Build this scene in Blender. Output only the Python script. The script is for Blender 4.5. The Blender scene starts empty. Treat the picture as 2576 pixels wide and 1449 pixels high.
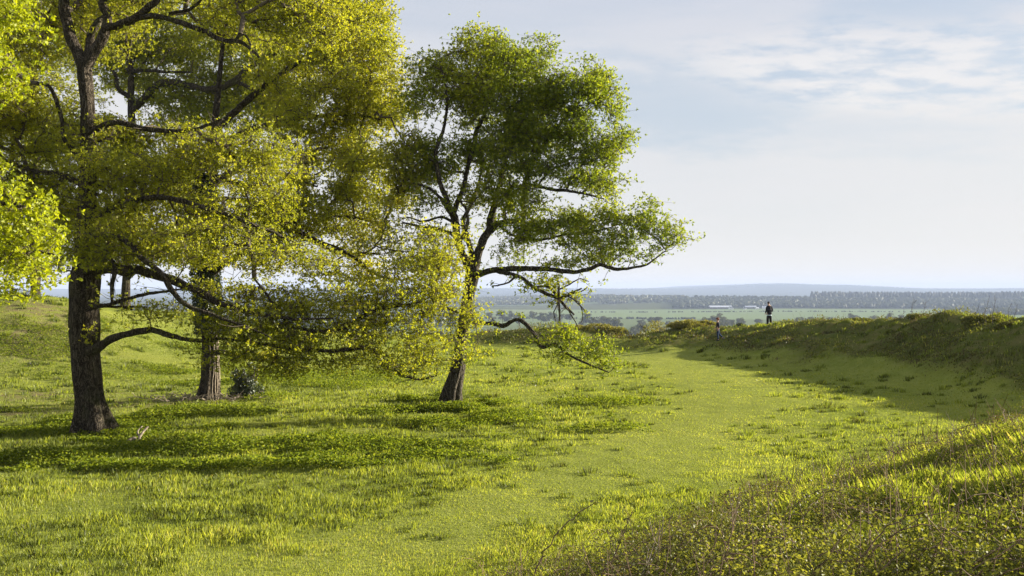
import bpy, math
import numpy as np
from mathutils import Vector

# ------------------------------------------------------------------ camera, sky, sun, exposure
FPX, CX, HY = 2504.4, 1288.0, 727.0        # focal length, centre column and horizon row used to place measured points
SUN_AZ, SUN_EL = math.radians(67), math.radians(14)
sc = bpy.context.scene
col = sc.collection
cam_d = bpy.data.cameras.new("camera")
cam = bpy.data.objects.new("camera", cam_d)
col.objects.link(cam)
cam.location = (0, 0, 0)
cam.rotation_euler = (math.radians(90), 0, 0)
cam_d.lens = 35
cam_d.sensor_width = 36
cam_d.shift_y = 2.5 / 2576
cam_d.clip_start = 0.1
cam_d.clip_end = 60000
sc.camera = cam

S = (math.sin(SUN_AZ) * math.cos(SUN_EL), math.cos(SUN_AZ) * math.cos(SUN_EL), math.sin(SUN_EL))
sun_d = bpy.data.lights.new("sun", 'SUN')
sun_d.energy = 5.0
sun_d.angle = math.radians(0.6)
sun_d.color = (1.0, 0.915, 0.75)
sun = bpy.data.objects.new("sun", sun_d)
col.objects.link(sun)
sun.rotation_euler = Vector(S).to_track_quat('Z', 'Y').to_euler()
sun.location = (40, 30, 30)

sc.view_settings.view_transform = 'Standard'
sc.view_settings.look = 'None'
sc.view_settings.exposure = 1.78
sc.view_settings.gamma = 1
sc.view_settings.use_curve_mapping = False
sc.render.engine = 'CYCLES'
cy = sc.cycles
cy.max_bounces = 8
cy.diffuse_bounces = 5
cy.glossy_bounces = 2
cy.transmission_bounces = 4
cy.transparent_max_bounces = 4
cy.volume_bounces = 1
cy.sample_clamp_indirect = 4
cy.use_adaptive_sampling = True
cy.adaptive_threshold = 0.01


class NT:
    """small helper around a node tree"""
    def __init__(s, tree):
        s.t = tree
        s.n = tree.nodes
        s.l = tree.links
        s.n.clear()

    def add(s, kind, **kw):
        nd = s.n.new(kind)
        for k, v in kw.items():
            setattr(nd, k, v)
        return nd

    def put(s, sock, v):
        if isinstance(v, bpy.types.NodeSocket):
            s.l.new(v, sock)
        elif v is not None:
            sock.default_value = v

    def math(s, op, a, b=None, c=None, clamp=False):
        nd = s.add('ShaderNodeMath', operation=op, use_clamp=clamp)
        s.put(nd.inputs[0], a)
        if b is not None:
            s.put(nd.inputs[1], b)
        if c is not None:
            s.put(nd.inputs[2], c)
        return nd.outputs[0]

    def mix(s, f, a, b, mode='MIX'):
        nd = s.add('ShaderNodeMix', data_type='RGBA', blend_type=mode)
        s.put(nd.inputs[0], f)
        s.put(nd.inputs[6], a if isinstance(a, bpy.types.NodeSocket) else (*a, 1))
        s.put(nd.inputs[7], b if isinstance(b, bpy.types.NodeSocket) else (*b, 1))
        return nd.outputs[2]

    def noise(s, vec, scale, detail=3, rough=0.55, out=0):
        nd = s.add('ShaderNodeTexNoise')
        s.put(nd.inputs['Vector'], vec)
        nd.inputs['Scale'].default_value = scale
        nd.inputs['Detail'].default_value = detail
        nd.inputs['Roughness'].default_value = rough
        return nd.outputs[out]

    def ramp(s, f, stops):
        nd = s.add('ShaderNodeValToRGB')
        el = nd.color_ramp.elements
        while len(el) < len(stops):
            el.new(0.5)
        for e, (p, c) in zip(el, stops):
            e.position = p
            e.color = (*c, 1) if len(c) == 3 else c
        s.put(nd.inputs[0], f)
        return nd.outputs[0]

    def smooth(s, v, lo, hi):
        nd = s.add('ShaderNodeMapRange', interpolation_type='SMOOTHSTEP')
        s.put(nd.inputs[0], v)
        nd.inputs[1].default_value = lo
        nd.inputs[2].default_value = hi
        return nd.outputs[0]

    def attr(s, name):
        return s.add('ShaderNodeAttribute', attribute_name=name).outputs['Fac']


# the sky: a Nishita sky with thin high cloud laid out by compass bearing and elevation
world = bpy.data.worlds.new("World")
sc.world = world
world.use_nodes = True
w = NT(world.node_tree)
sky = w.add('ShaderNodeTexSky', sky_type='NISHITA')
sky.sun_disc = False
sky.sun_elevation = SUN_EL
sky.sun_rotation = SUN_AZ
sky.altitude = 100
sky.air_density = 1.0
sky.dust_density = 1.0
tc = w.add('ShaderNodeTexCoord').outputs['Generated']
sep = w.add('ShaderNodeSeparateXYZ')
w.l.new(tc, sep.inputs[0])
az = w.math('ARCTAN2', sep.outputs[0], sep.outputs[1])
el = w.math('ARCSINE', sep.outputs[2])
cmb = w.add('ShaderNodeCombineXYZ')
w.put(cmb.inputs[0], w.math('MULTIPLY', az, 2.6))
w.put(cmb.inputs[1], w.math('MULTIPLY', el, 14.0))
streak = w.noise(cmb.outputs[0], 1.6, 6, 0.58)
cmb2 = w.add('ShaderNodeCombineXYZ')
w.put(cmb2.inputs[0], w.math('ADD', w.math('MULTIPLY', az, 9.0), w.math('MULTIPLY', el, 9.0)))
w.put(cmb2.inputs[1], w.math('MULTIPLY', el, 34.0))
fine = w.noise(cmb2.outputs[0], 1.7, 7, 0.62)


def ellipse(px, py, rx, ry, tilt=0.0):
    """soft blob in bearing / elevation, given at the place it has in the sky"""
    a0, e0 = math.atan((px - CX) / FPX), math.atan((HY - py) / math.hypot(FPX, px - CX))
    da = w.math('SUBTRACT', az, a0)
    de = w.math('ADD', w.math('SUBTRACT', el, e0), w.math('MULTIPLY', da, tilt))
    d = w.math('ADD', w.math('POWER', w.math('ABSOLUTE', w.math('DIVIDE', da, rx / FPX)), 2.0),
               w.math('POWER', w.math('ABSOLUTE', w.math('DIVIDE', de, ry / FPX)), 2.0))
    d = w.math('ADD', d, w.math('ADD', w.math('MULTIPLY', w.math('SUBTRACT', streak, 0.5), 3.4), w.math('MULTIPLY', w.math('SUBTRACT', fine, 0.5), 2.6)))
    return w.math('SUBTRACT', 1.0, w.smooth(d, 0.1, 1.9))


blue = w.math('MAXIMUM', ellipse(1760, 255, 330, 110, 0.08), ellipse(2270, 35, 240, 45))
blue = w.math('MAXIMUM', blue, w.math('MULTIPLY', ellipse(1300, 20, 480, 60), 0.35))
blue = w.math('MAXIMUM', blue, w.math('MULTIPLY', ellipse(2060, 330, 380, 55, 0.12), 0.5))
white = w.math('MAXIMUM', ellipse(2260, 170, 480, 100, 0.10), w.math('MULTIPLY', ellipse(1500, 180, 300, 60), 0.15))
veil = w.math('ADD', 0.80, w.math('MULTIPLY', w.math('SUBTRACT', streak, 0.5), 0.5))
veil = w.math('SUBTRACT', veil, w.math('MULTIPLY', blue, 0.46))
veil = w.math('ADD', veil, w.math('MULTIPLY', white, w.math('MULTIPLY_ADD', fine, 1.6, -0.45)), clamp=True)
low = w.math('SUBTRACT', 1.0, w.smooth(el, 0.0, 0.17))
fib = w.math('MULTIPLY_ADD', w.smooth(fine, 0.36, 0.62), 0.85, 0.15)
wm = w.math('MULTIPLY', white, 0.85)
veil = w.math('ADD', w.math('MULTIPLY', veil, w.math('SUBTRACT', 1.0, wm)), w.math('MULTIPLY', fib, wm), clamp=True)
veil = w.math('MAXIMUM', veil, w.math('MULTIPLY', low, 0.96), clamp=True)
grey = w.smooth(w.noise(cmb.outputs[0], 0.8, 3), 0.35, 0.7)
cloud = w.mix(w.math('MULTIPLY', grey, 0.55), (5.05, 4.95, 4.9), (4.4, 4.45, 4.7))
cloud = w.mix(w.math('MULTIPLY', white, fine), cloud, (5.5, 5.45, 5.4))
cloud = w.mix(low, cloud, (5.35, 5.2, 5.05))
cloud = w.mix(w.smooth(el, 0.16, 0.33), cloud, (3.95, 4.1, 4.6))
skyc = w.mix(0.75, sky.outputs[0], (2.8, 3.35, 4.15))
final = w.mix(veil, skyc, cloud)
bg = w.add('ShaderNodeBackground')
w.put(bg.inputs[0], final)
bg.inputs[1].default_value = 0.050
wo = w.add('ShaderNodeOutputWorld')
w.l.new(bg.outputs[0], wo.inputs[0])

# ------------------------------------------------------------------ helpers
R = np.random.default_rng(7)


def P(px, py, d):
    return np.array([(px - CX) / FPX * d, d, -(py - HY) / FPX * d])


def sstep(a, b, x):
    t = np.clip((x - a) / (b - a), 0, 1)
    return t * t * (3 - 2 * t)


_T2 = np.random.default_rng(3).random((256, 256))
_T3 = np.random.default_rng(4).random((64, 64, 64))


def noise2(x, y):
    xi, yi = np.floor(x).astype(int), np.floor(y).astype(int)
    fx, fy = x - xi, y - yi
    fx, fy = fx * fx * (3 - 2 * fx), fy * fy * (3 - 2 * fy)
    a, b = _T2[xi & 255, yi & 255], _T2[(xi + 1) & 255, yi & 255]
    c, d = _T2[xi & 255, (yi + 1) & 255], _T2[(xi + 1) & 255, (yi + 1) & 255]
    return (a * (1 - fx) + b * fx) * (1 - fy) + (c * (1 - fx) + d * fx) * fy - 0.5


def fbm2(x, y, o=4):
    s, a, t = 0, 1.0, 0
    for i in range(o):
        s = s + a * noise2(x * 2 ** i + 17.3 * i, y * 2 ** i + 9.1 * i)
        t += a
        a *= 0.5
    return s / t * 2


def noise3(p):
    i = np.floor(p).astype(int)
    f = p - i
    f = f * f * (3 - 2 * f)
    r = 0
    for dx in (0, 1):
        for dy in (0, 1):
            for dz in (0, 1):
                wgt = (f[:, 0] if dx else 1 - f[:, 0]) * (f[:, 1] if dy else 1 - f[:, 1]) * (f[:, 2] if dz else 1 - f[:, 2])
                r = r + wgt * _T3[(i[:, 0] + dx) & 63, (i[:, 1] + dy) & 63, (i[:, 2] + dz) & 63]
    return r


def tag(o, label=None, cat=None, group=None, kind=None):
    if label:
        o["label"] = label
    if cat:
        o["category"] = cat
    if group:
        o["group"] = group
    if kind:
        o["kind"] = kind
    return o


def empty(name, loc, label, cat, group=None):
    o = bpy.data.objects.new(name, None)
    o.location = tuple(float(v) for v in loc)
    o.empty_display_size = 0.3
    col.objects.link(o)
    return tag(o, label, cat, group)


class MB:
    """collects vertices and faces (tris / quads) as numpy blocks, builds ONE mesh object"""
    def __init__(s):
        s.v, s.f, s.t, s.n = [], [], [], 0

    def add(s, v, f, tint=None):
        v = np.asarray(v, dtype=np.float32).reshape(-1, 3)
        f = np.asarray(f, dtype=np.int64)
        if not len(f):
            return
        s.v.append(v)
        s.f.append(f + s.n)
        s.n += len(v)
        s.t.append(np.full(len(f), 0.5 if tint is None else 0.0) + (0 if tint is None else tint))

    def build(s, name, mat, parent=None, smooth=True, vattr=None):
        v = np.concatenate(s.v)
        if parent is not None:
            off = np.zeros(3)
            p = parent
            while p is not None:
                off += np.array(p.location)
                p = p.parent
            v = v - off.astype(np.float32)
        loops = np.concatenate([f.ravel() for f in s.f]).astype(np.int32)
        tot = np.concatenate([np.full(len(f), f.shape[1]) for f in s.f]).astype(np.int32)
        start = np.concatenate([[0], np.cumsum(tot)[:-1]]).astype(np.int32)
        me = bpy.data.meshes.new(name)
        me.vertices.add(len(v))
        me.vertices.foreach_set('co', v.ravel().astype(np.float32))
        me.loops.add(len(loops))
        me.loops.foreach_set('vertex_index', loops)
        me.polygons.add(len(tot))
        me.polygons.foreach_set('loop_start', start)
        me.polygons.foreach_set('use_smooth', np.full(len(tot), smooth))
        me.update(calc_edges=True)
        a = me.attributes.new('tint', 'FLOAT', 'FACE')
        a.data.foreach_set('value', np.concatenate(s.t).astype(np.float32))
        for k, arr in (vattr or {}).items():
            a = me.attributes.new(k, 'FLOAT', 'POINT')
            a.data.foreach_set('value', np.asarray(arr, dtype=np.float32).ravel())
        me.materials.append(mat)
        o = bpy.data.objects.new(name, me)
        col.objects.link(o)
        o.parent = parent
        return o


def catmull(pts, step):
    pts = np.asarray(pts, float)
    if len(pts) < 3:
        n = max(2, int(np.linalg.norm(pts[1, :3] - pts[0, :3]) / step) + 1)
        return pts[0] + (pts[-1] - pts[0]) * np.linspace(0, 1, n)[:, None]
    q = np.vstack([2 * pts[0] - pts[1], pts, 2 * pts[-1] - pts[-2]])
    out = []
    for i in range(1, len(q) - 2):
        n = max(1, int(np.ceil(np.linalg.norm(q[i + 1, :3] - q[i, :3]) / step)))
        for k in range(n):
            t = k / n
            out.append(0.5 * (2 * q[i] + (q[i + 1] - q[i - 1]) * t + (2 * q[i - 1] - 5 * q[i] + 4 * q[i + 1] - q[i + 2]) * t * t
                              + (3 * q[i] - q[i - 1] - 3 * q[i + 1] + q[i + 2]) * t ** 3))
    out.append(q[-2])
    return np.array(out)


def tube(mb, pts, rad, sides=10, shape=None, cap=True, tint=None):
    """swept tube with parallel-transport frames; shape(theta, s) scales the radius"""
    pts = np.asarray(pts, float)
    n = len(pts)
    tan = np.gradient(pts, axis=0)
    tan /= np.linalg.norm(tan, axis=1)[:, None] + 1e-9
    u = np.cross(tan[0], [0.0, 1.0, 0.03])
    u /= np.linalg.norm(u) + 1e-9
    th = np.linspace(0, 2 * np.pi, sides, endpoint=False)
    V = np.zeros((n, sides, 3))
    s = 0.0
    for i in range(n):
        u = u - tan[i] * np.dot(u, tan[i])
        u /= np.linalg.norm(u) + 1e-9
        b = np.cross(tan[i], u)
        if i:
            s += np.linalg.norm(pts[i] - pts[i - 1])
        k = shape(th, s) if shape else 1.0
        V[i] = pts[i] + (np.cos(th)[:, None] * u + np.sin(th)[:, None] * b) * (rad[i] * np.ones(sides) * k)[:, None]
    idx = np.arange(n * sides).reshape(n, sides)
    a, bb = idx[:-1], idx[1:]
    F = np.stack([a, np.roll(a, -1, 1), np.roll(bb, -1, 1), bb], -1).reshape(-1, 4)
    V = V.reshape(-1, 3)
    mb.add(V, F, tint)
    if cap:
        c = np.vstack([V[-sides:], pts[-1] + tan[-1] * rad[-1] * 0.5])
        i = np.arange(sides)
        mb.add(c, np.stack([i, (i + 1) % sides, np.full(sides, sides)], -1), tint)


def segs(mb, a, b, ra, rb, sides=3, tint=None):
    """many separate tapered twigs at once"""
    d = b - a
    L = np.linalg.norm(d, axis=1)[:, None] + 1e-9
    d = d / L
    ref = np.where(np.abs(d[:, 2:3]) > 0.9, [[1.0, 0, 0]], [[0, 0, 1.0]])
    u = np.cross(d, ref)
    u /= np.linalg.norm(u, axis=1)[:, None] + 1e-9
    v = np.cross(d, u)
    n = len(a)
    th = np.linspace(0, 2 * np.pi, sides, endpoint=False)
    ring = np.cos(th)[None, :, None] * u[:, None] + np.sin(th)[None, :, None] * v[:, None]
    V = np.concatenate([a[:, None] + ring * ra[:, None, None], b[:, None] + ring * rb[:, None, None]], 1)
    base = (np.arange(n) * 2 * sides)[:, None]
    k = np.arange(sides)
    F = np.stack([base + k, base + (k + 1) % sides, base + sides + (k + 1) % sides, base + sides + k], -1).reshape(-1, 4)
    mb.add(V.reshape(-1, 3), F, None if tint is None else np.repeat(tint, sides))


def unit(v):
    return v / (np.linalg.norm(v, axis=-1, keepdims=True) + 1e-9)


def leaf_quads(mb, c, d, L, W, tint, rng):
    """pointed folded leaves: base c, direction d, length L, width W"""
    r = unit(rng.normal(size=d.shape))
    w_ = unit(np.cross(d, r))
    nrm = np.cross(w_, d)
    L, W = L[:, None], W[:, None]
    m = c + d * L * 0.55
    V = np.stack([c, m + w_ * W * 0.5 + nrm * W * 0.16, c + d * L - nrm * L * 0.08, m - w_ * W * 0.5 + nrm * W * 0.16], 1)
    F = np.arange(len(c) * 4).reshape(-1, 4)
    mb.add(V.reshape(-1, 3), F, tint)


# ------------------------------------------------------------------ materials
def new_mat(name):
    m = bpy.data.materials.new(name)
    m.use_nodes = True
    return m, NT(m.node_tree)


def leaf_mat(name, stops, trans=0.56, tmul=(1.25, 1.2, 0.55), gloss=0.018, nscale=0.35, namp=0.35):
    m, t = new_mat(name)
    geo = t.add('ShaderNodeNewGeometry')
    n = t.noise(geo.outputs['Position'], nscale, 2)
    f = t.math('ADD', t.attr('tint'), t.math('MULTIPLY', t.math('SUBTRACT', n, 0.5), namp), clamp=True)
    c = t.ramp(f, stops)
    ct = t.mix(1.0, c, tmul, 'MULTIPLY')
    d = t.add('ShaderNodeBsdfDiffuse')
    t.put(d.inputs[0], c)
    tr = t.add('ShaderNodeBsdfTranslucent')
    t.put(tr.inputs[0], ct)
    mx = t.add('ShaderNodeMixShader')
    mx.inputs[0].default_value = trans
    t.l.new(d.outputs[0], mx.inputs[1])
    t.l.new(tr.outputs[0], mx.inputs[2])
    g = t.add('ShaderNodeBsdfGlossy')
    g.inputs['Roughness'].default_value = 0.5
    g.inputs[0].default_value = (1, 1, 1, 1)
    mx2 = t.add('ShaderNodeMixShader')
    mx2.inputs[0].default_value = gloss
    t.l.new(mx.outputs[0], mx2.inputs[1])
    t.l.new(g.outputs[0], mx2.inputs[2])
    o = t.add('ShaderNodeOutputMaterial')
    t.l.new(mx2.outputs[0], o.inputs[0])
    return m


def plain_mat(name, c, rough=0.85, var=0.25, nscale=6.0, bump=0.0):
    m, t = new_mat(name)
    tcn = t.add('ShaderNodeTexCoord').outputs['Object']
    n = t.noise(tcn, nscale, 4)
    a = tuple(x * (1 - var) for x in c)
    b = tuple(min(1, x * (1 + var)) for x in c)
    b_ = t.add('ShaderNodeBsdfPrincipled')
    t.put(b_.inputs['Base Color'], t.mix(t.smooth(n, 0.3, 0.7), a, b))
    b_.inputs['Roughness'].default_value = rough
    b_.inputs['Specular IOR Level'].default_value = 0.2
    if bump:
        bm_ = t.add('ShaderNodeBump')
        bm_.inputs['Strength'].default_value = bump
        bm_.inputs['Distance'].default_value = 0.02
        t.l.new(n, bm_.inputs['Height'])
        t.l.new(bm_.outputs[0], b_.inputs['Normal'])
    o = t.add('ShaderNodeOutputMaterial')
    t.l.new(b_.outputs[0], o.inputs[0])
    return m


def bark_mat(name, dark, light, moss=0.3):
    m, t = new_mat(name)
    g = t.add('ShaderNodeNewGeometry')
    mp = t.add('ShaderNodeMapping')
    mp.inputs['Scale'].default_value = (1, 1, 0.10)
    wv = t.add('ShaderNodeVectorMath', operation='MULTIPLY_ADD')
    t.put(wv.inputs[0], t.noise(g.outputs['Position'], 5.0, 4, 0.6, 1))
    wv.inputs[1].default_value = (0.22, 0.22, 0.5)
    t.l.new(g.outputs['Position'], wv.inputs[2])
    t.l.new(wv.outputs[0], mp.inputs[0])
    n = t.noise(mp.outputs[0], 17, 5, 0.65)
    n2 = t.noise(g.outputs['Position'], 1.3, 4)
    vor = t.add('ShaderNodeTexVoronoi', feature='DISTANCE_TO_EDGE')
    vor.inputs['Scale'].default_value = 21
    t.l.new(mp.outputs[0], vor.inputs['Vector'])
    crack = t.smooth(vor.outputs['Distance'], 0.0, 0.22)
    c = t.mix(t.smooth(n, 0.3, 0.7), dark, light)
    c = t.mix(crack, tuple(x * 0.45 for x in dark), c)
    c = t.mix(t.math('MULTIPLY', t.smooth(n2, 0.52, 0.7), moss), c, (0.09, 0.10, 0.03))
    b = t.add('ShaderNodeBsdfPrincipled')
    t.put(b.inputs['Base Color'], c)
    b.inputs['Roughness'].default_value = 0.95
    b.inputs['Specular IOR Level'].default_value = 0.1
    bm_ = t.add('ShaderNodeBump')
    bm_.inputs['Strength'].default_value = 0.9
    bm_.inputs['Distance'].default_value = 0.05
    t.put(bm_.inputs['Height'], t.math('ADD', t.math('MULTIPLY', n, 0.6), crack))
    t.l.new(bm_.outputs[0], b.inputs['Normal'])
    o = t.add('ShaderNodeOutputMaterial')
    t.l.new(b.outputs[0], o.inputs[0])
    return m


M_bark = bark_mat('oak_bark', (0.050, 0.040, 0.029), (0.15, 0.125, 0.095))
M_bark3 = bark_mat('oak_bark_pale', (0.055, 0.046, 0.034), (0.18, 0.155, 0.12), 0.2)
M_dead = plain_mat('dead_wood', (0.20, 0.165, 0.125), 0.9, 0.35, 14, 0.5)
M_twig = plain_mat('twig_bark', (0.085, 0.068, 0.048), 0.9, 0.3, 9)
M_dry = plain_mat('dry_stem', (0.17, 0.115, 0.075), 0.9, 0.4, 9)

M_leaf1 = leaf_mat('young_oak_leaves', [(0.0, (0.14, 0.17, 0.012)), (0.4, (0.28, 0.305, 0.020)), (0.75, (0.42, 0.42, 0.030)), (1.0, (0.50, 0.42, 0.045))])
M_leaf3 = leaf_mat('green_oak_leaves', [(0.0, (0.085, 0.125, 0.010)), (0.45, (0.17, 0.225, 0.014)), (0.8, (0.31, 0.35, 0.022)), (1.0, (0.42, 0.42, 0.035))], nscale=0.22, namp=0.9)
M_leaf4 = leaf_mat('bright_oak_leaves', [(0.0, (0.19, 0.25, 0.008)), (0.5, (0.33, 0.37, 0.010)), (1.0, (0.44, 0.45, 0.02))], 0.55)
M_leafb = leaf_mat('further_oak_leaves', [(0.0, (0.13, 0.16, 0.012)), (0.6, (0.27, 0.30, 0.020)), (1.0, (0.40, 0.39, 0.035))])  # slightly darker leaf ramp for the two further oaks
M_ivy = leaf_mat('ivy_leaves', [(0.0, (0.012, 0.022, 0.008)), (1.0, (0.05, 0.075, 0.02))], 0.15, gloss=0.08)
M_grass = leaf_mat('grass_blades', [(0.0, (0.060, 0.060, 0.020)), (0.25, (0.11, 0.145, 0.028)), (0.6, (0.25, 0.29, 0.050)), (0.9, (0.37, 0.395, 0.085)), (1.0, (0.42, 0.37, 0.15))],
                   0.52, (1.3, 1.25, 0.42), 0.012, 0.22, 0.5)
M_cover = leaf_mat('herb_leaves', [(0.0, (0.06, 0.10, 0.008)), (0.5, (0.17, 0.215, 0.022)), (1.0, (0.28, 0.31, 0.035))], 0.5, gloss=0.004, nscale=0.7)
M_scrub = leaf_mat('bramble_leaves', [(0.0, (0.09, 0.060, 0.032)), (0.35, (0.075, 0.080, 0.020)), (0.7, (0.14, 0.155, 0.028)), (1.0, (0.26, 0.26, 0.045))], 0.45, nscale=0.8)
M_far = leaf_mat('valley_leaves', [(0.0, (0.035, 0.050, 0.018)), (0.6, (0.085, 0.095, 0.028)), (1.0, (0.16, 0.14, 0.05))], 0.2, nscale=0.01)
M_conifer = leaf_mat('conifer_needles', [(0.0, (0.016, 0.030, 0.016)), (1.0, (0.035, 0.05, 0.022))], 0.05, nscale=0.01)
M_gorse = leaf_mat('hawthorn_leaves', [(0.0, (0.07, 0.08, 0.018)), (0.5, (0.16, 0.16, 0.03)), (1.0, (0.29, 0.25, 0.05))], 0.45)


def ground_mat():
    m, t = new_mat('turf')
    g = t.add('ShaderNodeNewGeometry').outputs['Position']
    n1 = t.noise(g, 0.22, 4)
    n2 = t.noise(g, 1.7, 5, 0.6)
    n3 = t.noise(g, 14, 4, 0.7)
    c = t.mix(t.smooth(n1, 0.35, 0.65), (0.16, 0.19, 0.035), (0.215, 0.235, 0.045))
    c = t.mix(t.math('MULTIPLY', t.smooth(n2, 0.4, 0.65), 0.6), c, (0.235, 0.255, 0.06))
    c = t.mix(t.math('MULTIPLY', t.smooth(n3, 0.55, 0.75), 0.4), c, (0.075, 0.105, 0.018))
    c = t.mix(t.math('MULTIPLY', t.attr('path'), 0.55), c, t.mix(t.smooth(n3, 0.35, 0.7), (0.18, 0.21, 0.040), (0.255, 0.265, 0.075)))
    bare = t.math('MULTIPLY', t.attr('bare'), t.smooth(n2, 0.35, 0.6))
    c = t.mix(bare, c, (0.17, 0.135, 0.075))
    c = t.mix(t.math('MULTIPLY', t.attr('bank'), 0.75), c, t.mix(t.smooth(n2, 0.4, 0.65), (0.06, 0.072, 0.016), (0.10, 0.085, 0.038)))  # brown bank vegetation, darkened further to put the slope's shade into the colour
    # the fields of the valley
    mp = t.add('ShaderNodeMapping')
    mp.inputs['Rotation'].default_value = (0, 0, 0.25)
    mp.inputs['Scale'].default_value = (1 / 900, 1 / 520, 0)
    t.l.new(g, mp.inputs[0])
    vor = t.add('ShaderNodeTexVoronoi')
    vor.inputs['Scale'].default_value = 1.0
    vor.inputs['Randomness'].default_value = 0.75
    t.l.new(mp.outputs[0], vor.inputs['Vector'])
    sepc = t.add('ShaderNodeSeparateColor')
    t.l.new(vor.outputs['Color'], sepc.inputs[0])
    fld = t.ramp(sepc.outputs[0], [(0.0, (0.12, 0.15, 0.07)), (0.3, (0.16, 0.19, 0.09)), (0.55, (0.075, 0.085, 0.035)), (0.75, (0.30, 0.29, 0.15)), (0.9, (0.05, 0.06, 0.03))])
    fld.node.color_ramp.interpolation = 'CONSTANT'
    fld = t.mix(t.attr('field'), fld, (0.155, 0.20, 0.095))
    fld = t.mix(t.attr('pale'), fld, (0.42, 0.40, 0.26))
    fld = t.mix(t.attr('woodland'), fld, (0.045, 0.055, 0.026))
    c = t.mix(t.attr('far'), c, fld)
    b = t.add('ShaderNodeBsdfPrincipled')
    t.put(b.inputs['Base Color'], c)
    b.inputs['Roughness'].default_value = 1.0
    b.inputs['Specular IOR Level'].default_value = 0.0
    bm_ = t.add('ShaderNodeBump')
    bm_.inputs['Strength'].default_value = 0.7
    bm_.inputs['Distance'].default_value = 0.12
    t.put(bm_.inputs['Height'], t.math('ADD', n3, n2))
    t.l.new(bm_.outputs[0], b.inputs['Normal'])
    o = t.add('ShaderNodeOutputMaterial')
    t.l.new(b.outputs[0], o.inputs[0])
    return m


# ------------------------------------------------------------------ the ground
FLOOR = -4.35
R1 = [(-14, -14, -1.5, 12), (-6, -8, -1.45, 13), (0, -2, -1.4, 13), (5, 4.5, -1.25, 13), (9.5, 10, -1.2, 12.5), (14.8, 16, -1.2, 11.5), (22, 24, -1.3, 10.5),
      (27.0, 34, -1.25, 10), (26.6, 44, -1.42, 10), (24.5, 54, -1.70, 9.5), (21.5, 63, -2.05, 10), (18.6, 72, -2.68, 11), (14.6, 74.5, -2.85, 12.5),
      (12.3, 73.4, -3.2, 8), (11.0, 72.2, -4.1, 4)]
R2 = [(-90, 46, 0.9, 24), (-60, 55, 0.5, 22), (-42, 60, 0.1, 20), (-31, 61, -0.4, 19), (-25, 66, -1.45, 18), (-19, 72, -2.7, 15), (-10, 78, -3.6, 11), (-4, 82, -4.2, 8)]
R3 = [(-11, 79, -3.8, 6), (-1.5, 79, -3.4, 6), (3.6, 79, -3.0, 6), (6.8, 79, -3.5, 5.5), (9.3, 79, -4.35, 4)]


def ridge(x, y, pl):
    """strongest segment of an earthwork: its crest height, cross-section weight, and the distance to the line"""
    best = np.full(x.shape, 1e9)
    val = np.full(x.shape, -1.0)
    zc = np.zeros(x.shape)
    pf = np.zeros(x.shape)
    for (x0, y0, z0, w0), (x1, y1, z1, w1) in zip(pl[:-1], pl[1:]):
        dx, dy = x1 - x0, y1 - y0
        t = np.clip(((x - x0) * dx + (y - y0) * dy) / (dx * dx + dy * dy), 0, 1)
        d = np.hypot(x - x0 - t * dx, y - y0 - t * dy)
        best = np.minimum(best, d)
        z = z0 + (z1 - z0) * t
        p = 0.5 * (1 + np.cos(np.pi * np.clip(d / (w0 + (w1 - w0) * t), 0, 1)))
        v = (z - FLOOR) * p
        m = v > val
        val = np.where(m, v, val)
        zc = np.where(m, z, zc)
        pf = np.where(m, p, pf)
    return zc, pf, best


def H(x, y):
    x = np.asarray(x, float)
    y = np.asarray(y, float)
    base = FLOOR + 0.10 * fbm2(x / 11, y / 11, 3)
    h1, h2, h3 = (ridge(x, y, r) for r in (R1, R2, R3))
    r1 = (h1[0] - base) * h1[1]
    r2 = (h2[0] - base) * h2[1]
    r3 = (h3[0] - base) * h3[1]
    z = base + np.maximum(np.maximum(r1, r2), r3)
    side = sstep(0.0, 0.35, h1[1])
    near = sstep(95, 70, y)
    calm = 1 - 0.85 * np.exp(-((x - 14) ** 2 + (y - 66) ** 2) / 22) - 0.85 * np.exp(-((x - 18.6) ** 2 + (y - 72) ** 2) / 5)
    z = z + side * near * (0.55 * fbm2(x / 3.4 + 5, y / 4.2, 3) * sstep(10, 30, y) + 0.34 * fbm2(x / 1.3, y / 1.6, 2) * sstep(8, 34, y) + 0.12 * fbm2(x / 1.2, y / 1.2, 2)) * sstep(2, 12, y) * calm
    z = z + sstep(0.05, 0.5, h2[1]) * near * (0.22 * fbm2(x / 4.5, y / 3.0 + 9, 3))
    z = z + near * 0.028 * fbm2(x / 0.55, y / 0.55, 2)
    # beyond the earthworks the hill falls to the valley
    yy = y + 0.18 * np.maximum(-x - 30, 0) - np.maximum(0, np.abs(x) - 60) * 0.05
    drop = np.clip(yy - 91 + 19 * sstep(6, 10, x), 0, None)
    fall = -58 * (1 - np.exp(-np.clip(drop - 4, 0, None) / 150))
    z = z * sstep(400, 120, y) + (FLOOR) * (1 - sstep(400, 120, y)) + fall
    far = sstep(500, 1200, y)
    z = z + far * 4.0 * fbm2(x / 900, y / 900, 3)
    z = z + 20 * sstep(3050, 4000, y) * sstep(300, 900, x + 0.1 * y) * sstep(7000, 4600, y)
    z = z + 6 * sstep(3300, 5200, y) * sstep(9000, 6000, y) * sstep(900, 100, x)
    hill = 62 * np.exp(-((x - 3150) / 750) ** 2) + 26 * np.exp(-((x - 4200) / 500) ** 2) + 8 * fbm2(x / 700, y / 2500 + 3, 4)
    z = z + sstep(8200, 12500, y) * (61 + hill)
    return z


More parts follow.
